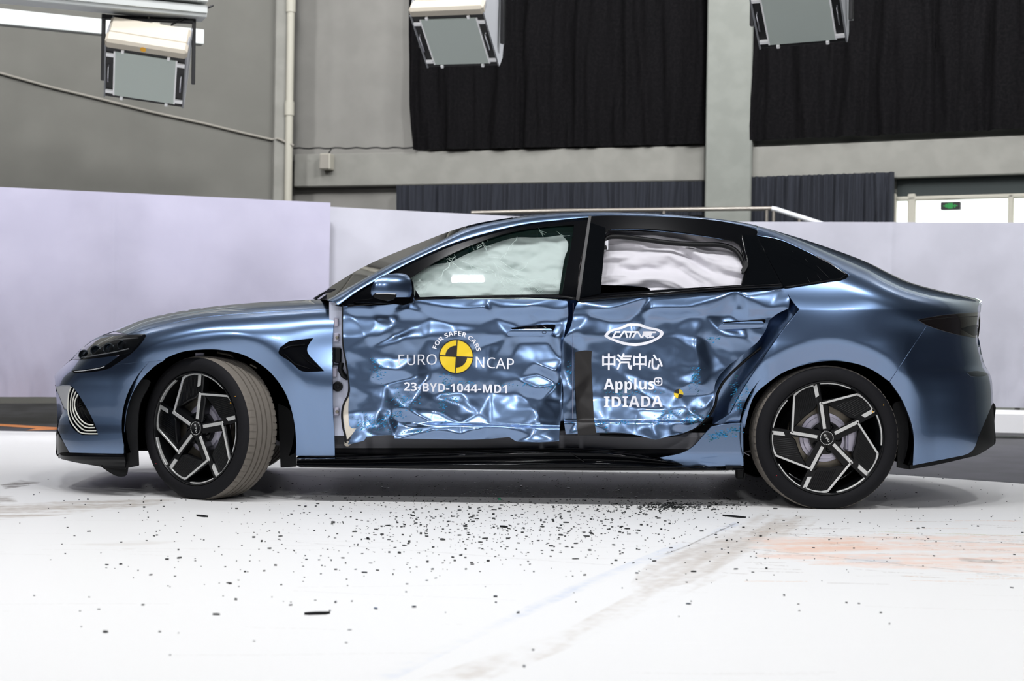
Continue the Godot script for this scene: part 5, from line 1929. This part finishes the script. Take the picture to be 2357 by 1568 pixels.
func lamps() -> void:
	# headlamp
	var hl := Node3D.new()
	hl.name = "headlamp"
	car.add_child(hl, true)
	hl.position = P(240, 800, -0.3) - car.position
	var lens := ring([[166, 828, 178, 814, 190, 802.5, 206, 790, 222, 781.5, 245, 776.5, 272, 772.5, 331, 769.5], [331, 769.5, 334, 775, 320, 793, 300, 815], [300, 815, 272, 818, 230, 823, 190, 827.5]], 5)
	var zl := func(x, y): return z_front(x, y)
	var mb := panel(MB.new(), lens, func(x, y): return z_front(x, y) - 0.05, 5.0, 0.02)
	obj("lamp_bowl", mb, M.headlamp_inner, hl)
	mb = panel(MB.new(), lens, func(x, y): return z_front(x, y) + 0.001, 4.0)
	obj("lens", mb, M.lens, hl)
	for q in [[195, 818, 12.0, 0.03], [222, 808, 14.0, 0.03], [252, 803, 13.0, 0.03], [282, 795, 10.0, 0.025]]:
		var x := T(P(q[0], q[1], z_front(q[0], q[1]) - 0.03), Vector3.RIGHT, Vector3(-0.35, 0.05, 1).normalized())
		mb = MB.new()
		mb.lathe([Vector2(q[3] * 0.9, 0.012), Vector2(q[3] * 0.75, 0.016), Vector2(q[3] * 0.62, -0.01), Vector2(0.002, -0.02)], 20, x)
		obj("projector", mb, M.reflector, hl)
	mb = MB.new()
	for q in [[[176, 825, 215, 819, 262, 811, 296, 803], 0.003], [[205, 796, 240, 786, 290, 780, 318, 778], 0.002]]:
		var path := []
		for p in smooth(pp(q[0]), 4):
			path.append(P(p.x, p.y, z_front(p.x, p.y) - 0.014))
		mb.tube(path, q[1], 6)
	obj("light_guide", mb, M.lamp_side, hl)
	mb = panel(MB.new(), ring([[331, 768.5, 335, 774, 322, 793, 304, 812, 288, 824, 262, 841, 248, 849, 215, 856, 170, 859], [170, 859, 166, 855, 172, 852.5, 210, 849, 240, 842, 258, 831, 275, 818], [275, 818, 300, 812, 318, 792, 330, 774]], 5), func(x, y): return z_front(x, y) + 0.002, 4.0, 0.01)
	obj("lamp_surround", mb, M.gloss_black, hl)
	mb = MB.new()
	var path := []
	for p in smooth(pp([172, 855.5, 200, 852.5, 228, 848, 240, 844]), 4):
		path.append(P(p.x, p.y, z_front(p.x, p.y) + 0.006))
	mb.tube(path, 0.0022, 6)
	obj("slit_light", mb, M.lamp_side, hl)
	# tail lamp
	mb = panel(MB.new(), ring([[2113, 736.5, 2160, 727.5, 2211, 722, 2256, 719], [2256, 719, 2256, 745, 2252.5, 775], [2252.5, 775, 2244.5, 777, 2196.5, 768.5, 2141, 751.5, 2113, 736.5]], 5), func(x, y): return z_rear(x, y) + 0.004, 4.0, 0.02)
	var tl := obj("tail_lamp", mb, M.tail_dark, car)
	mb = panel(MB.new(), ring([[2212, 757, 2250, 747, 2251, 770, 2240, 773]], 2), func(x, y): return z_rear(x, y) + 0.006, 4.0)
	obj("tail_reflector", mb, M.headlamp_inner, tl)
	mb = MB.new()
	path = []
	for p in smooth(pp([2120, 738, 2165, 733, 2211, 730, 2250, 728]), 4):
		path.append(P(p.x, p.y, z_rear(p.x, p.y) + 0.005))
	mb.tube(path, 0.0015, 6)
	obj("light_line", mb, M.satin_black, tl)


func details() -> void:
	# fittings on the door jamb
	var mb: MB
	for y in [777.0, 948.0]:
		mb = MB.new()
		mb.box(T(P(775, y, -0.045)), Vector3(0.026, 0.04, 0.02), 0.004)
		obj("hinge_plate", mb, M.silver, car)
		mb = MB.new()
		mb.lathe([Vector2(0.0085, -0.01), Vector2(0.0085, 0.0), Vector2(0.006, 0.006), Vector2(0.0, 0.007)].map(func(q): return q), 14, T(P(776, y, -0.035)))
		obj("hinge_bolt", mb, M.steel, car)
	mb = MB.new()
	mb.box(T(P(774, 742, -0.05)), Vector3(0.022, 0.04, 0.012), 0.004)
	mb.box(T(P(770, 858, -0.05)), Vector3(0.026, 0.044, 0.012), 0.004)
	obj("jamb_plate", mb, M.silver, car)
	mb = MB.new()
	mb.lathe([Vector2(0.0, 0.004), Vector2(0.008, 0.003), Vector2(0.009, 0.0), Vector2(0.017, 0.001), Vector2(0.018, 0.006), Vector2(0.023, 0.005), Vector2(0.024, -0.006)].map(func(q): return Vector2(q.x, q.y)), 24, T(P(777, 890, -0.05)))
	obj("round_grommet", mb, M.satin_black, car)
	mb = MB.new()
	mb.box(T(P(778, 818, -0.045)), Vector3(0.032, 0.072, 0.02), 0.006)
	mb.tube([P(786, 835, -0.035), P(783, 850, -0.035), P(790, 864, -0.035), P(800, 870, -0.05)], 0.013, 10)
	obj("cable_boot", mb, M.satin_black, car)
	mb = MB.new()
	for r in [[768, 800, 781, 802.5], [768, 839, 781, 841.5], [766.5, 800, 769, 841.5]]:
		var a := P(r[0], r[1], -0.05)
		var b := P(r[2], r[3], -0.05)
		mb.box(T((a + b) / 2), Vector3(absf(b.x - a.x), absf(a.y - b.y), 0.012), 0.001)
	obj("boot_frame", mb, M.satin_black, car)
	studio_lamps()


# ------------------------------------------------------------------ wheels
func wheel(at: Vector3, phase: float, turn: float) -> void:
	var w := Node3D.new()
	w.name = numbered("wheel", car)
	car.add_child(w, true)
	w.position = at - car.position
	w.rotation_degrees = Vector3(0, turn, 0)
	w.scale = Vector3.ONE * 1.012
	if not wheel_parts.is_empty():
		for q in wheel_parts:
			var d: MeshInstance3D = q.duplicate()
			d.name = numbered(str(q.get_meta("stem")), w)
			d.rotation.z = deg_to_rad(phase - first_phase) if q.get_meta("spins") else 0.0
			w.add_child(d, true)
		if absf(turn) > 90.0:
			w.rotation_degrees.y = turn
		return
	first_phase = phase
	var put := func(called: String, mb: MB, m: Material, spins: bool) -> void:
		var o := obj(called, mb, m, w, "", true)
		o.set_meta("stem", called)
		o.set_meta("spins", spins)
		wheel_parts.append(o)
	var mb := MB.new()
	# sidewalls, then the ribbed tread with its slots
	var prof := [Vector2(0.256, -0.022), Vector2(0.262, -0.010), Vector2(0.268, -0.002), Vector2(0.285, 0.004), Vector2(0.303, 0.003), Vector2(0.316, -0.006), Vector2(0.325, -0.016)]
	mb.lathe(prof, 96)
	var back := []
	for k in range(prof.size() - 1, -1, -1):
		back.append(Vector2(prof[k].x, -0.216 - prof[k].y))
	mb.lathe(back, 96)
	put.call("tyre_wall", mb, M.tyre_side, false)
	mb = MB.new()
	var tread := [Vector2(0.325, -0.016), Vector2(0.329, -0.024), Vector2(0.3305, -0.034)]
	for gz in [-0.060, -0.096, -0.124, -0.160]:
		tread.append(Vector2(0.3315, gz + 0.0045))
		tread.append(Vector2(0.324, gz + 0.004))
		tread.append(Vector2(0.324, gz - 0.004))
		tread.append(Vector2(0.3315, gz - 0.0045))
	tread.append_array([Vector2(0.3305, -0.182), Vector2(0.329, -0.192), Vector2(0.325, -0.200)])
	mb.lathe(tread, 64 * 6, Transform3D.IDENTITY, 0.0, TAU, func(p: Vector2, _t: float, s: int) -> float:
		var slot := s % 6 == 0
		if slot and (p.y > -0.05 or p.y < -0.168) and p.x > 0.3245:
			return p.x - 0.006
		if s % 12 == 7 and (p.y < -0.066 and p.y > -0.155) and p.x > 0.33:
			return p.x - 0.002
		return p.x)
	put.call("tyre_tread", mb, M.rubber, false)
	mb = MB.new()
	mb.lathe([Vector2(0.2575, -0.03), Vector2(0.2615, -0.012), Vector2(0.2605, -0.006), Vector2(0.256, -0.004), Vector2(0.2525, -0.008), Vector2(0.25, -0.02), Vector2(0.235, -0.05), Vector2(0.228, -0.2)].duplicate(), 96)
	for k in mb.n.size():
		pass
	put.call("rim_barrel", mb, M.rim_black, false)
	var rot := func(a: Array, t: float) -> PackedVector2Array:   # polar (radius mm, degrees from the spoke) to flat
		var o := PackedVector2Array()
		for k in range(0, a.size(), 2):
			o.append(Vector2.from_angle(deg_to_rad(t + a[k + 1])) * (a[k] * 0.000397))
		return o
	for k in 5:
		var t := phase + 72.0 * k
		mb = MB.new()
		mb.prism(rot.call([95, 30, 130, 17, 250, 9, 395, 6.2, 520, 5.6, 648, 5.0, 648, -2.2, 520, -2.8, 428, -3.4, 374, -13.5, 260, -18, 182, -25, 120, -38, 95, -42], t), -0.06, -0.020, Transform3D.IDENTITY, 0.005)
		put.call("rim_spoke", mb, M.rim_black, true)
		mb = MB.new()
		mb.prism(rot.call([426, 0.5, 624, -43.6, 646, -46, 646, -58, 646, -73, 470, -74, 354, -59.5, 345, -38, 376, -13], t), -0.055, -0.026, Transform3D.IDENTITY, 0.004)
		var dirn := Vector2.from_angle(deg_to_rad(t - 69.0))
		for r in 10:
			var side := Vector2(-dirn.y, dirn.x) * (0.022 + r * 0.0085)
			var clip: PackedVector2Array = rot.call([455, -8, 612, -43, 630, -46, 630, -58, 630, -67, 420, -66, 380, -45, 400, -14], t)
			for line in Geometry2D.intersect_polyline_with_polygon(PackedVector2Array([side, side + dirn * 0.27]), clip):
				var path := []
				for q in line:
					path.append(Vector3(q.x, q.y, -0.026))
				mb.tube(path, 0.0022, 6)
		put.call("aero_panel", mb, M.rim_black, true)
		mb = MB.new()
		for s in [[[108, 2.5, 402, 0.0, 410, -1.2], 0.0152], [[400, 0.2, 618, -44.2], 0.0092], [[616, -44.0, 630, -51, 634, -60, 628, -69.5], 0.0098]]:
			for q in Geometry2D.offset_polyline(rot.call(s[0], t), s[1] / 2.0, Geometry2D.JOIN_MITER, Geometry2D.END_BUTT):
				mb.prism(q, -0.024, -0.0165, Transform3D.IDENTITY, 0.0008)
		mb.prism(rot.call([478, -66.0, 500, -71.2, 640, -70.8, 630, -66.6, 620, -66.8], t), -0.024, -0.0165, Transform3D.IDENTITY, 0.0008)
		put.call("spoke_trim", mb, M.machined, true)
		mb = MB.new()
		var arc := []
		for j in 9:
			arc.append(632 if j > 0 and j < 8 else 634)
			arc.append(-2.0 - j * 4.1)
		for q in Geometry2D.offset_polyline(rot.call(arc, t), 0.0034, Geometry2D.JOIN_MITER, Geometry2D.END_BUTT):
			mb.prism(q, -0.024, -0.008, Transform3D.IDENTITY, 0.0008)
		put.call("rim_arc", mb, M.machined, true)
		mb = MB.new()
		var c := Vector2.from_angle(deg_to_rad(t - 30.0)) * 0.0565
		mb.lathe([Vector2(0.014, -0.03), Vector2(0.0145, -0.024), Vector2(0.011, -0.026), Vector2(0.0095, -0.034)], 18, T(Vector3(c.x, c.y, 0)))
		mb.lathe([Vector2(0.0095, -0.036), Vector2(0.009, -0.028), Vector2(0.0, -0.0265)], 6, T(Vector3(c.x, c.y, 0)))
		put.call("wheel_nut", mb, M.gloss_black, true)
	mb = MB.new()
	mb.lathe([Vector2(0.078, -0.06), Vector2(0.076, -0.036), Vector2(0.036, -0.030), Vector2(0.034, -0.016), Vector2(0.030, -0.013), Vector2(0.026, -0.0145), Vector2(0.0, -0.0145)], 40)
	put.call("hub_cap", mb, M.rim_black, true)
	mb = MB.new()
	for j in 24:
		var d := Vector2.from_angle(TAU * j / 24)
		mb.box(T(Vector3(d.x * 0.0295, d.y * 0.0295, -0.0128), Vector3(d.x, d.y, 0), Vector3.BACK), Vector3(0.003, 0.0045, 0.0012))
	put.call("cap_ring", mb, M.machined, true)
	mb = MB.new()
	var tm := TextMesh.new()
	var f := SystemFont.new()
	f.font_names = PackedStringArray(["Droid Sans"])
	f.font_weight = 700
	tm.font = f
	tm.text = "BYD"
	tm.font_size = 32
	tm.pixel_size = 0.00052
	tm.depth = 0.001
	var a := tm.get_mesh_arrays()
	var sp := deg_to_rad(phase - 158.0)
	var ids: PackedInt32Array = a[Mesh.ARRAY_INDEX] if a[Mesh.ARRAY_INDEX] != null else PackedInt32Array(range(a[Mesh.ARRAY_VERTEX].size()))
	for k in a[Mesh.ARRAY_VERTEX].size():
		mb.vert((a[Mesh.ARRAY_VERTEX][k] * Vector3(1.35, 0.8, 1)).rotated(Vector3.BACK, sp) + Vector3(0, 0, -0.0138), a[Mesh.ARRAY_NORMAL][k].rotated(Vector3.BACK, sp))
	mb.i = ids
	put.call("cap_emblem", mb, M.machined, true)
	mb = MB.new()
	mb.lathe([Vector2(0.168, -0.115), Vector2(0.168, -0.085), Vector2(0.11, -0.085), Vector2(0.0, -0.085)], 64)
	put.call("brake_disc", mb, M.steel, false)
	mb = MB.new()
	mb.lathe([Vector2(0.116, -0.09), Vector2(0.113, -0.074), Vector2(0.1, -0.072), Vector2(0.098, -0.062), Vector2(0.082, -0.06), Vector2(0.0, -0.058)], 64)
	put.call("disc_hat", mb, M.silver, false)
	mb = MB.new()
	mb.lathe([Vector2(0.225, -0.19), Vector2(0.222, -0.17), Vector2(0.17, -0.16), Vector2(0.0, -0.16)], 48)
	put.call("backing_plate", mb, M.matte_black, false)
	mb = MB.new()
	for s in [[Vector3(0.128, -0.01, -0.07), Vector3(0.05, 0.11, 0.03)], [Vector3(0.098, -0.01, -0.066), Vector3(0.016, 0.095, 0.03)], [Vector3(0.146, 0.028, -0.062), Vector3(0.03, 0.02, 0.02)], [Vector3(0.14, -0.045, -0.062), Vector3(0.03, 0.024, 0.02)]]:
		mb.box(T(s[0]), s[1], 0.006)
	put.call("brake_caliper", mb, M.silver, false)
	mb = MB.new()
	for q in [[0.288, -118.0 if true else 0.0]]:
		var d = Vector2.from_angle(deg_to_rad(q[1] - 25.0)) * q[0]
		mb.lathe([Vector2(0.0035, 0.003), Vector2(0.0, 0.0052)], 10, T(Vector3(d.x, d.y, 0)))
	put.call("red_dot", mb, M.red_dot, false)
	mb = MB.new()
	var dd := Vector2.from_angle(deg_to_rad(31.5)) * 0.297
	mb.lathe([Vector2(0.003, 0.003), Vector2(0.0, 0.0052)], 10, T(Vector3(dd.x, dd.y, 0)))
	dd = Vector2.from_angle(deg_to_rad(phase - 69.5)) * 0.243
	mb.lathe([Vector2(0.0038, -0.0165), Vector2(0.0, -0.0155)], 10, T(Vector3(dd.x, dd.y, 0)))
	put.call("orange_dot", mb, M.orange_dot, false)


var wheel_parts := []
var first_phase := 0.0


# ------------------------------------------------------------------ hanging studio lamps (switched off)
func studio_lamps() -> void:
	var specs := [
		[Vector2(334, 177), 11.3, Vector3(0.587, -0.058, 0.05), Vector3(0.016, -0.361, -0.3), "unlit studio lamp at the left on a black yoke, an orange dot on its hood", true],
		[Vector2(1049, 93), 11.6, Vector3(0.56, 0.03, 0.21), Vector3(0.127, -0.38, -0.285), "unlit studio lamp turned sideways in front of the dark curtain, its right flank showing", false],
		[Vector2(1838, 38), 10.2, Vector3(0.591, 0.038, 0.1), Vector3(0.066, -0.37, -0.28), "unlit studio lamp cut by the top edge of the picture, right of the pillar", false]]
	for s in specs:
		var c := P(s[0].x, s[0].y, CAM.z - s[1])
		var back := -ray(s[0].x, s[0].y).normalized()
		var across_ := Vector3.UP.cross(back).normalized()
		var eye := Basis(across_, back.cross(across_), back)
		var u: Vector3 = eye * s[2].normalized()
		var v: Vector3 = eye * s[3]
		v = (v - u * v.dot(u)).normalized()
		var n := u.cross(-v).normalized()       # out of the lamp's face
		var bs := Basis(u, -v, n)
		var at := func(x: float, y: float, z: float) -> Transform3D: return Transform3D(bs, c + bs * Vector3(x, y, z))
		var w: float = s[2].length()
		var h: float = s[3].length()
		var t := thing("studio_lamp", s[4], "lamp", c, "unlit studio lamps hung from the roof")
		# housing: profile across its depth, extruded along its width
		var mb := MB.new()
		var side := Transform3D(Basis(bs.z, bs.y, -bs.x), c)   # prism x = depth axis, y = height
		for e in [[-w / 2, -w / 2 + 0.012], [w / 2 - 0.012, w / 2]]:
			var poly := PackedVector2Array([Vector2(0.02, -h / 2), Vector2(0.02, h / 2 + 0.01), Vector2(-0.1, h / 2 + 0.07), Vector2(-0.36, h / 2 + 0.0), Vector2(-0.42, h / 2 - 0.12), Vector2(-0.3, -h / 2 + 0.14), Vector2(-0.08, -h / 2)])
			mb.prism(poly, -e[1], -e[0], side)
			var flip := PackedVector2Array()
			for q in poly:
				flip.append(Vector2(-q.x, q.y))
			mb.prism(flip, e[0], e[1], Transform3D(Basis(-bs.z, bs.y, bs.x), c))
			obj("side_panel", mb, M.lamp_side, t)
			mb = MB.new()
		mb.box(at.call(0, h / 2 + 0.035, -0.035), Vector3(w, 0.085, 0.12), 0.02)
		mb.box(at.call(0, h / 2 + 0.035, -0.19), Vector3(w * 0.99, 0.05, 0.2), 0.02)
		obj("hood", mb, M.lamp_cream, t)
		mb = MB.new()
		mb.box(at.call(0, 0.02, -0.3), Vector3(w * 0.96, h * 0.66, 0.16), 0.03)
		mb.box(at.call(0, 0.0, -0.12), Vector3(w * 0.97, h * 0.94, 0.2), 0.01)
		obj("back_box", mb, M.lamp_black, t)
		mb = MB.new()
		mb.box(at.call(0, 0, 0.0), Vector3(w * 0.985, h, 0.02), 0.003)
		obj("front_plate", mb, M.lamp_black, t)
		mb = MB.new()
		mb.box(at.call(0, h * 0.0, 0.014), Vector3(w * 0.745, h * 0.88, 0.012), 0.002)
		obj("frosted_glass", mb, M.frosted, t)
		mb = MB.new()
		for e in [-1.0, 1.0]:
			mb.box(at.call(e * w * 0.378, 0, 0.012), Vector3(0.012, h * 0.88, 0.02), 0.002)
		obj("glass_rail", mb, M.lamp_white, t)
		for e in [-1.0, 1.0]:
			for k in [-1.0, 1.0]:
				mb = MB.new()
				mb.box(at.call(e * w * 0.43, k * h * 0.37, 0.02), Vector3(w * 0.1, 0.028, 0.02), 0.003)
				obj("clamp", mb, M.lamp_white, t)
				mb = MB.new()
				mb.box(at.call(e * w * 0.28, k * h * 0.47, 0.02), Vector3(0.022, 0.026, 0.024), 0.003)
				obj("clip", mb, M.lamp_white, t)
			mb = MB.new()
			mb.tube([at.call(e * w * 0.445, h * 0.16, 0.01).origin, at.call(e * w * 0.445, h * 0.15, 0.04).origin, at.call(e * w * 0.445, -h * 0.14, 0.04).origin, at.call(e * w * 0.445, -h * 0.16, 0.01).origin], 0.005, 6)
			obj("handle", mb, M.chrome, t)
		# yoke, up to the roof
		mb = MB.new()
		var top: float = 0.455 if s[5] else 0.5
		var arm := func(e: float, y: float) -> Vector3:
			return c + Vector3(u.x, 0, u.z).normalized() * (e * (w / 2 + 0.035)) + Vector3(0, y, 0) + Vector3(n.x, 0, n.z).normalized() * -0.12
		for e in [-1.0, 1.0]:
			var a: Vector3 = arm.call(e, -0.02)
			var b: Vector3 = arm.call(e, top + 0.02)
			mb.box(T((a + b) / 2 + Vector3(0, 0, 0), Vector3(u.x, 0, u.z).normalized(), Vector3(n.x, 0, n.z).normalized()), Vector3(0.028, a.distance_to(b), 0.045), 0.003)
		var l: Vector3 = arm.call(-1.0, top)
		var r: Vector3 = arm.call(1.0, top)
		mb.box(T((l + r) / 2, Vector3(u.x, 0, u.z).normalized(), Vector3(n.x, 0, n.z).normalized()), Vector3(l.distance_to(r) + 0.028, 0.034, 0.045), 0.003)
		obj("yoke", mb, M.lamp_black, t)
		mb = MB.new()
		mb.tube([(l + r) / 2, Vector3((l.x + r.x) / 2, 3.6 if s[5] else 7.2, (l.z + r.z) / 2)], 0.025, 8)
		obj("hanger", mb, M.pipe, t)
		if s[5]:
			mb = MB.new()
			mb.lathe([Vector2(0.022, 0.0), Vector2(0.0, 0.003)], 20, Transform3D(bs, c + bs * Vector3(-0.02, h / 2 + 0.04, 0.026)))
			obj("orange_dot", mb, M.orange_dot, t)
			mb = MB.new()
			var pl := P(392, 96, CAM.z - s[1] - 0.1)
			mb.tube([pl, pl + Vector3(0, 0.1, 0)], 0.022, 10)
			mb.tube([pl + Vector3(0, 0.1, 0), pl + Vector3(0.01, 0.13, 0), pl + Vector3(0.06, 0.16, -0.02), pl + Vector3(0.3, 0.3, -0.1)], 0.007, 6)
			obj("plug", mb, M.lamp_black, t)
	# white roof beams at the upper left
	var w2 := Plane2.new(stand(-40, 10.9), stand(470, 11.5))
	var mb := MB.new()
	for q in [[-900, 15.0, 471.0, 41.0, 0.1], [-900, -24.0, 471.0, 8.0, 0.14]]:
		var s0 := on(w2, -900, 10).x
		var s1 := on(w2, 471, 30).x
		wbox(mb, w2, s0, s1, on(w2, 440, q[3] + 2).y, on(w2, 440, q[1]).y, -0.1, q[4], 0.006)
	var t2 := thing("roof_beam", "white metal roof beam at the upper left that carries a lamp", "beam", w2.at(0, 3.3, 0))
	obj("profile", mb, M.beam_white, t2)
	mb = MB.new()
	wbox(mb, w2, on(w2, -900, 10).x, on(w2, 471, 30).x, on(w2, 440, 34).y, on(w2, 440, 17).y, 0.1, 0.115, 0.003)
	obj("flange", mb, M.beam_white, t2)
	mb = MB.new()
	wbox(mb, w2, on(w2, 471, 30).x - 0.5, on(w2, 471, 30).x - 0.44, on(w2, 440, 8).y, 7.25, -0.05, 0.0)
	obj("drop_rod", mb, M.pipe, t2)
	var w3 := Plane2.new(stand(-40, 13.9), stand(470, 14.8))
	mb = MB.new()
	wbox(mb, w3, on(w3, -900, 40).x, on(w3, 470, 80).x, on(w3, 470, 102).y, on(w3, 470, 68).y, -0.12, 0.0, 0.006)
	var t3 := thing("roof_beam", "white metal roof beam behind the left lamp, close to the grey wall", "beam", w3.at(0, 3.4, 0))
	obj("profile", mb, M.beam_white, t3)
	mb = MB.new()
	var hx := on(w3, 357, 60).x
	wbox(mb, w3, hx - 0.035, hx + 0.035, on(w3, 357, 84).y, 7.25, 0.0, 0.05)
	obj("drop_rod", mb, M.pipe, t3)


# ------------------------------------------------------------------ broken window glass over the ground
func debris() -> void:
	var shapes := []
	for k in 5:
		var mb := MB.new()
		var o := PackedVector2Array()
		var n := 5 + k % 3
		for j in n:
			o.append(Vector2.from_angle(TAU * j / n + rng.randf_range(-0.3, 0.3)) * rng.randf_range(0.7, 1.1))
		mb.prism(o, 0.0, 1.0, Transform3D(Basis(Vector3.RIGHT, -PI / 2), Vector3.ZERO))
		shapes.append(mb)
	var spots := []
	var add := func(cx: float, cy: float, sx: float, sy: float, count: int, lo: float, hi: float) -> void:
		for k in count:
			var x := cx + rng.randfn(0, 1) * sx
			var y := cy + rng.randfn(0, 1) * sy
			if y < 1086 or y > 1560 or x < -60 or x > 2400:
				continue
			var g := ground(x, y)
			if absf(g.x - 1.463) < 0.2 and g.z < 0.05 and g.z > -0.3:
				continue
			var r := lerpf(lo, hi, pow(rng.randf(), 3.0))
			spots.append([g.x, g.z, r * rng.randf_range(0.8, 1.7), r * rng.randf_range(0.5, 1.0), rng.randf_range(0.25, 0.7) * r + 0.001, rng.randf() * TAU])
	add.call(1540, 1169, 34, 4.5, 300, 0.003, 0.007)
	add.call(1480, 1166, 90, 7, 160, 0.003, 0.007)
	add.call(1640, 1164, 60, 6, 110, 0.003, 0.007)
	add.call(1230, 1200, 260, 32, 800, 0.0018, 0.008)
	add.call(1150, 1235, 260, 50, 380, 0.002, 0.009)
	add.call(1500, 1120, 300, 24, 620, 0.002, 0.005)
	add.call(1000, 1130, 250, 22, 260, 0.002, 0.005)
	add.call(820, 1200, 180, 60, 130, 0.002, 0.008)
	add.call(600, 1300, 260, 80, 110, 0.002, 0.008)
	add.call(1950, 1200, 230, 50, 150, 0.002, 0.006)
	add.call(1900, 1300, 260, 70, 40, 0.003, 0.007)
	add.call(300, 1180, 180, 60, 60, 0.003, 0.006)
	add.call(1000, 1360, 420, 70, 30, 0.003, 0.007)
	spots.sort_custom(func(a, b): return a[2] * a[3] / pow(CAM.z - a[1], 2) > b[2] * b[3] / pow(CAM.z - b[1], 2))
	var meshes := []
	for s in shapes:
		meshes.append(s.mesh(M.glass_frag))
	var rest := MB.new()
	for k in spots.size():
		var s: Array = spots[k]
		var x := Transform3D(Basis(Vector3.UP, s[5]).scaled_local(Vector3(s[2], s[4], s[3])), Vector3(s[0], 0.004, s[1]))
		if k < 295:
			var o := MeshInstance3D.new()
			o.name = numbered("glass_fragment", self)
			o.mesh = meshes[k % 5]
			add_child(o, true)
			o.transform = x
			tag(o, "small dark fragment of broken car window glass lying on the white floor", "glass", "dark window glass fragments on the floor")
		else:
			var src: MB = shapes[k % 5]
			var base := rest.v.size()
			for j in src.v.size():
				rest.vert(x * src.v[j], (x.basis.inverse().transposed() * src.n[j]).normalized())
			for j in src.i:
				rest.i.append(base + j)
	var heap := obj("glass_crumbs", rest, M.glass_frag)
	tag(heap, "fine crumbs of dark broken window glass strewn along the floor beside the car", "glass")
	heap.set_meta("kind", "stuff")
	for q in [[1663, 1187, 1716, 1192, 0.012, "long flat black trim splinter on the floor ahead of the rear wheel"], [452, 1187, 478, 1190, 0.01, "flat black chip on the floor behind the front wheel, by itself"], [700, 1414, 760, 1412, 0.008, "black splinter on the floor in the left foreground"], [1150, 1212, 1168, 1214, 0.009, "broad black chip on the floor below the middle of the front door"]]:
		var a := ground(q[0], q[1], 0.006)
		var b := ground(q[2], q[3], 0.006)
		var mb := MB.new()
		var d := b - a
		var poly := PackedVector2Array([Vector2(0, 0), Vector2(d.length() * 0.4, q[4]), Vector2(d.length(), q[4] * 0.3), Vector2(d.length() * 0.8, -q[4]), Vector2(d.length() * 0.2, -q[4] * 0.8)])
		var u := Vector3(d.x, 0, d.z).normalized()
		mb.prism(poly, 0.0, 0.007, Transform3D(Basis(u, u.cross(Vector3.UP).normalized() * -1.0, Vector3.UP) if false else Basis(u, Vector3.UP.cross(u), Vector3.UP), Vector3(a.x, 0.004, a.z)))
		tag(obj("trim_splinter", mb, M.satin_black), q[5], "splinter", "black trim splinters on the floor")
	var gp := ground(1150, 1151, 0.004)
	var mb := MB.new()
	mb.box(T(gp + Vector3(0, 0.004, 0)), Vector3(0.013, 0.008, 0.012), 0.002)
	tag(obj("green_chip", mb, M.glass_green), "tiny bright green chip on the shadowed floor under the front door", "chip")
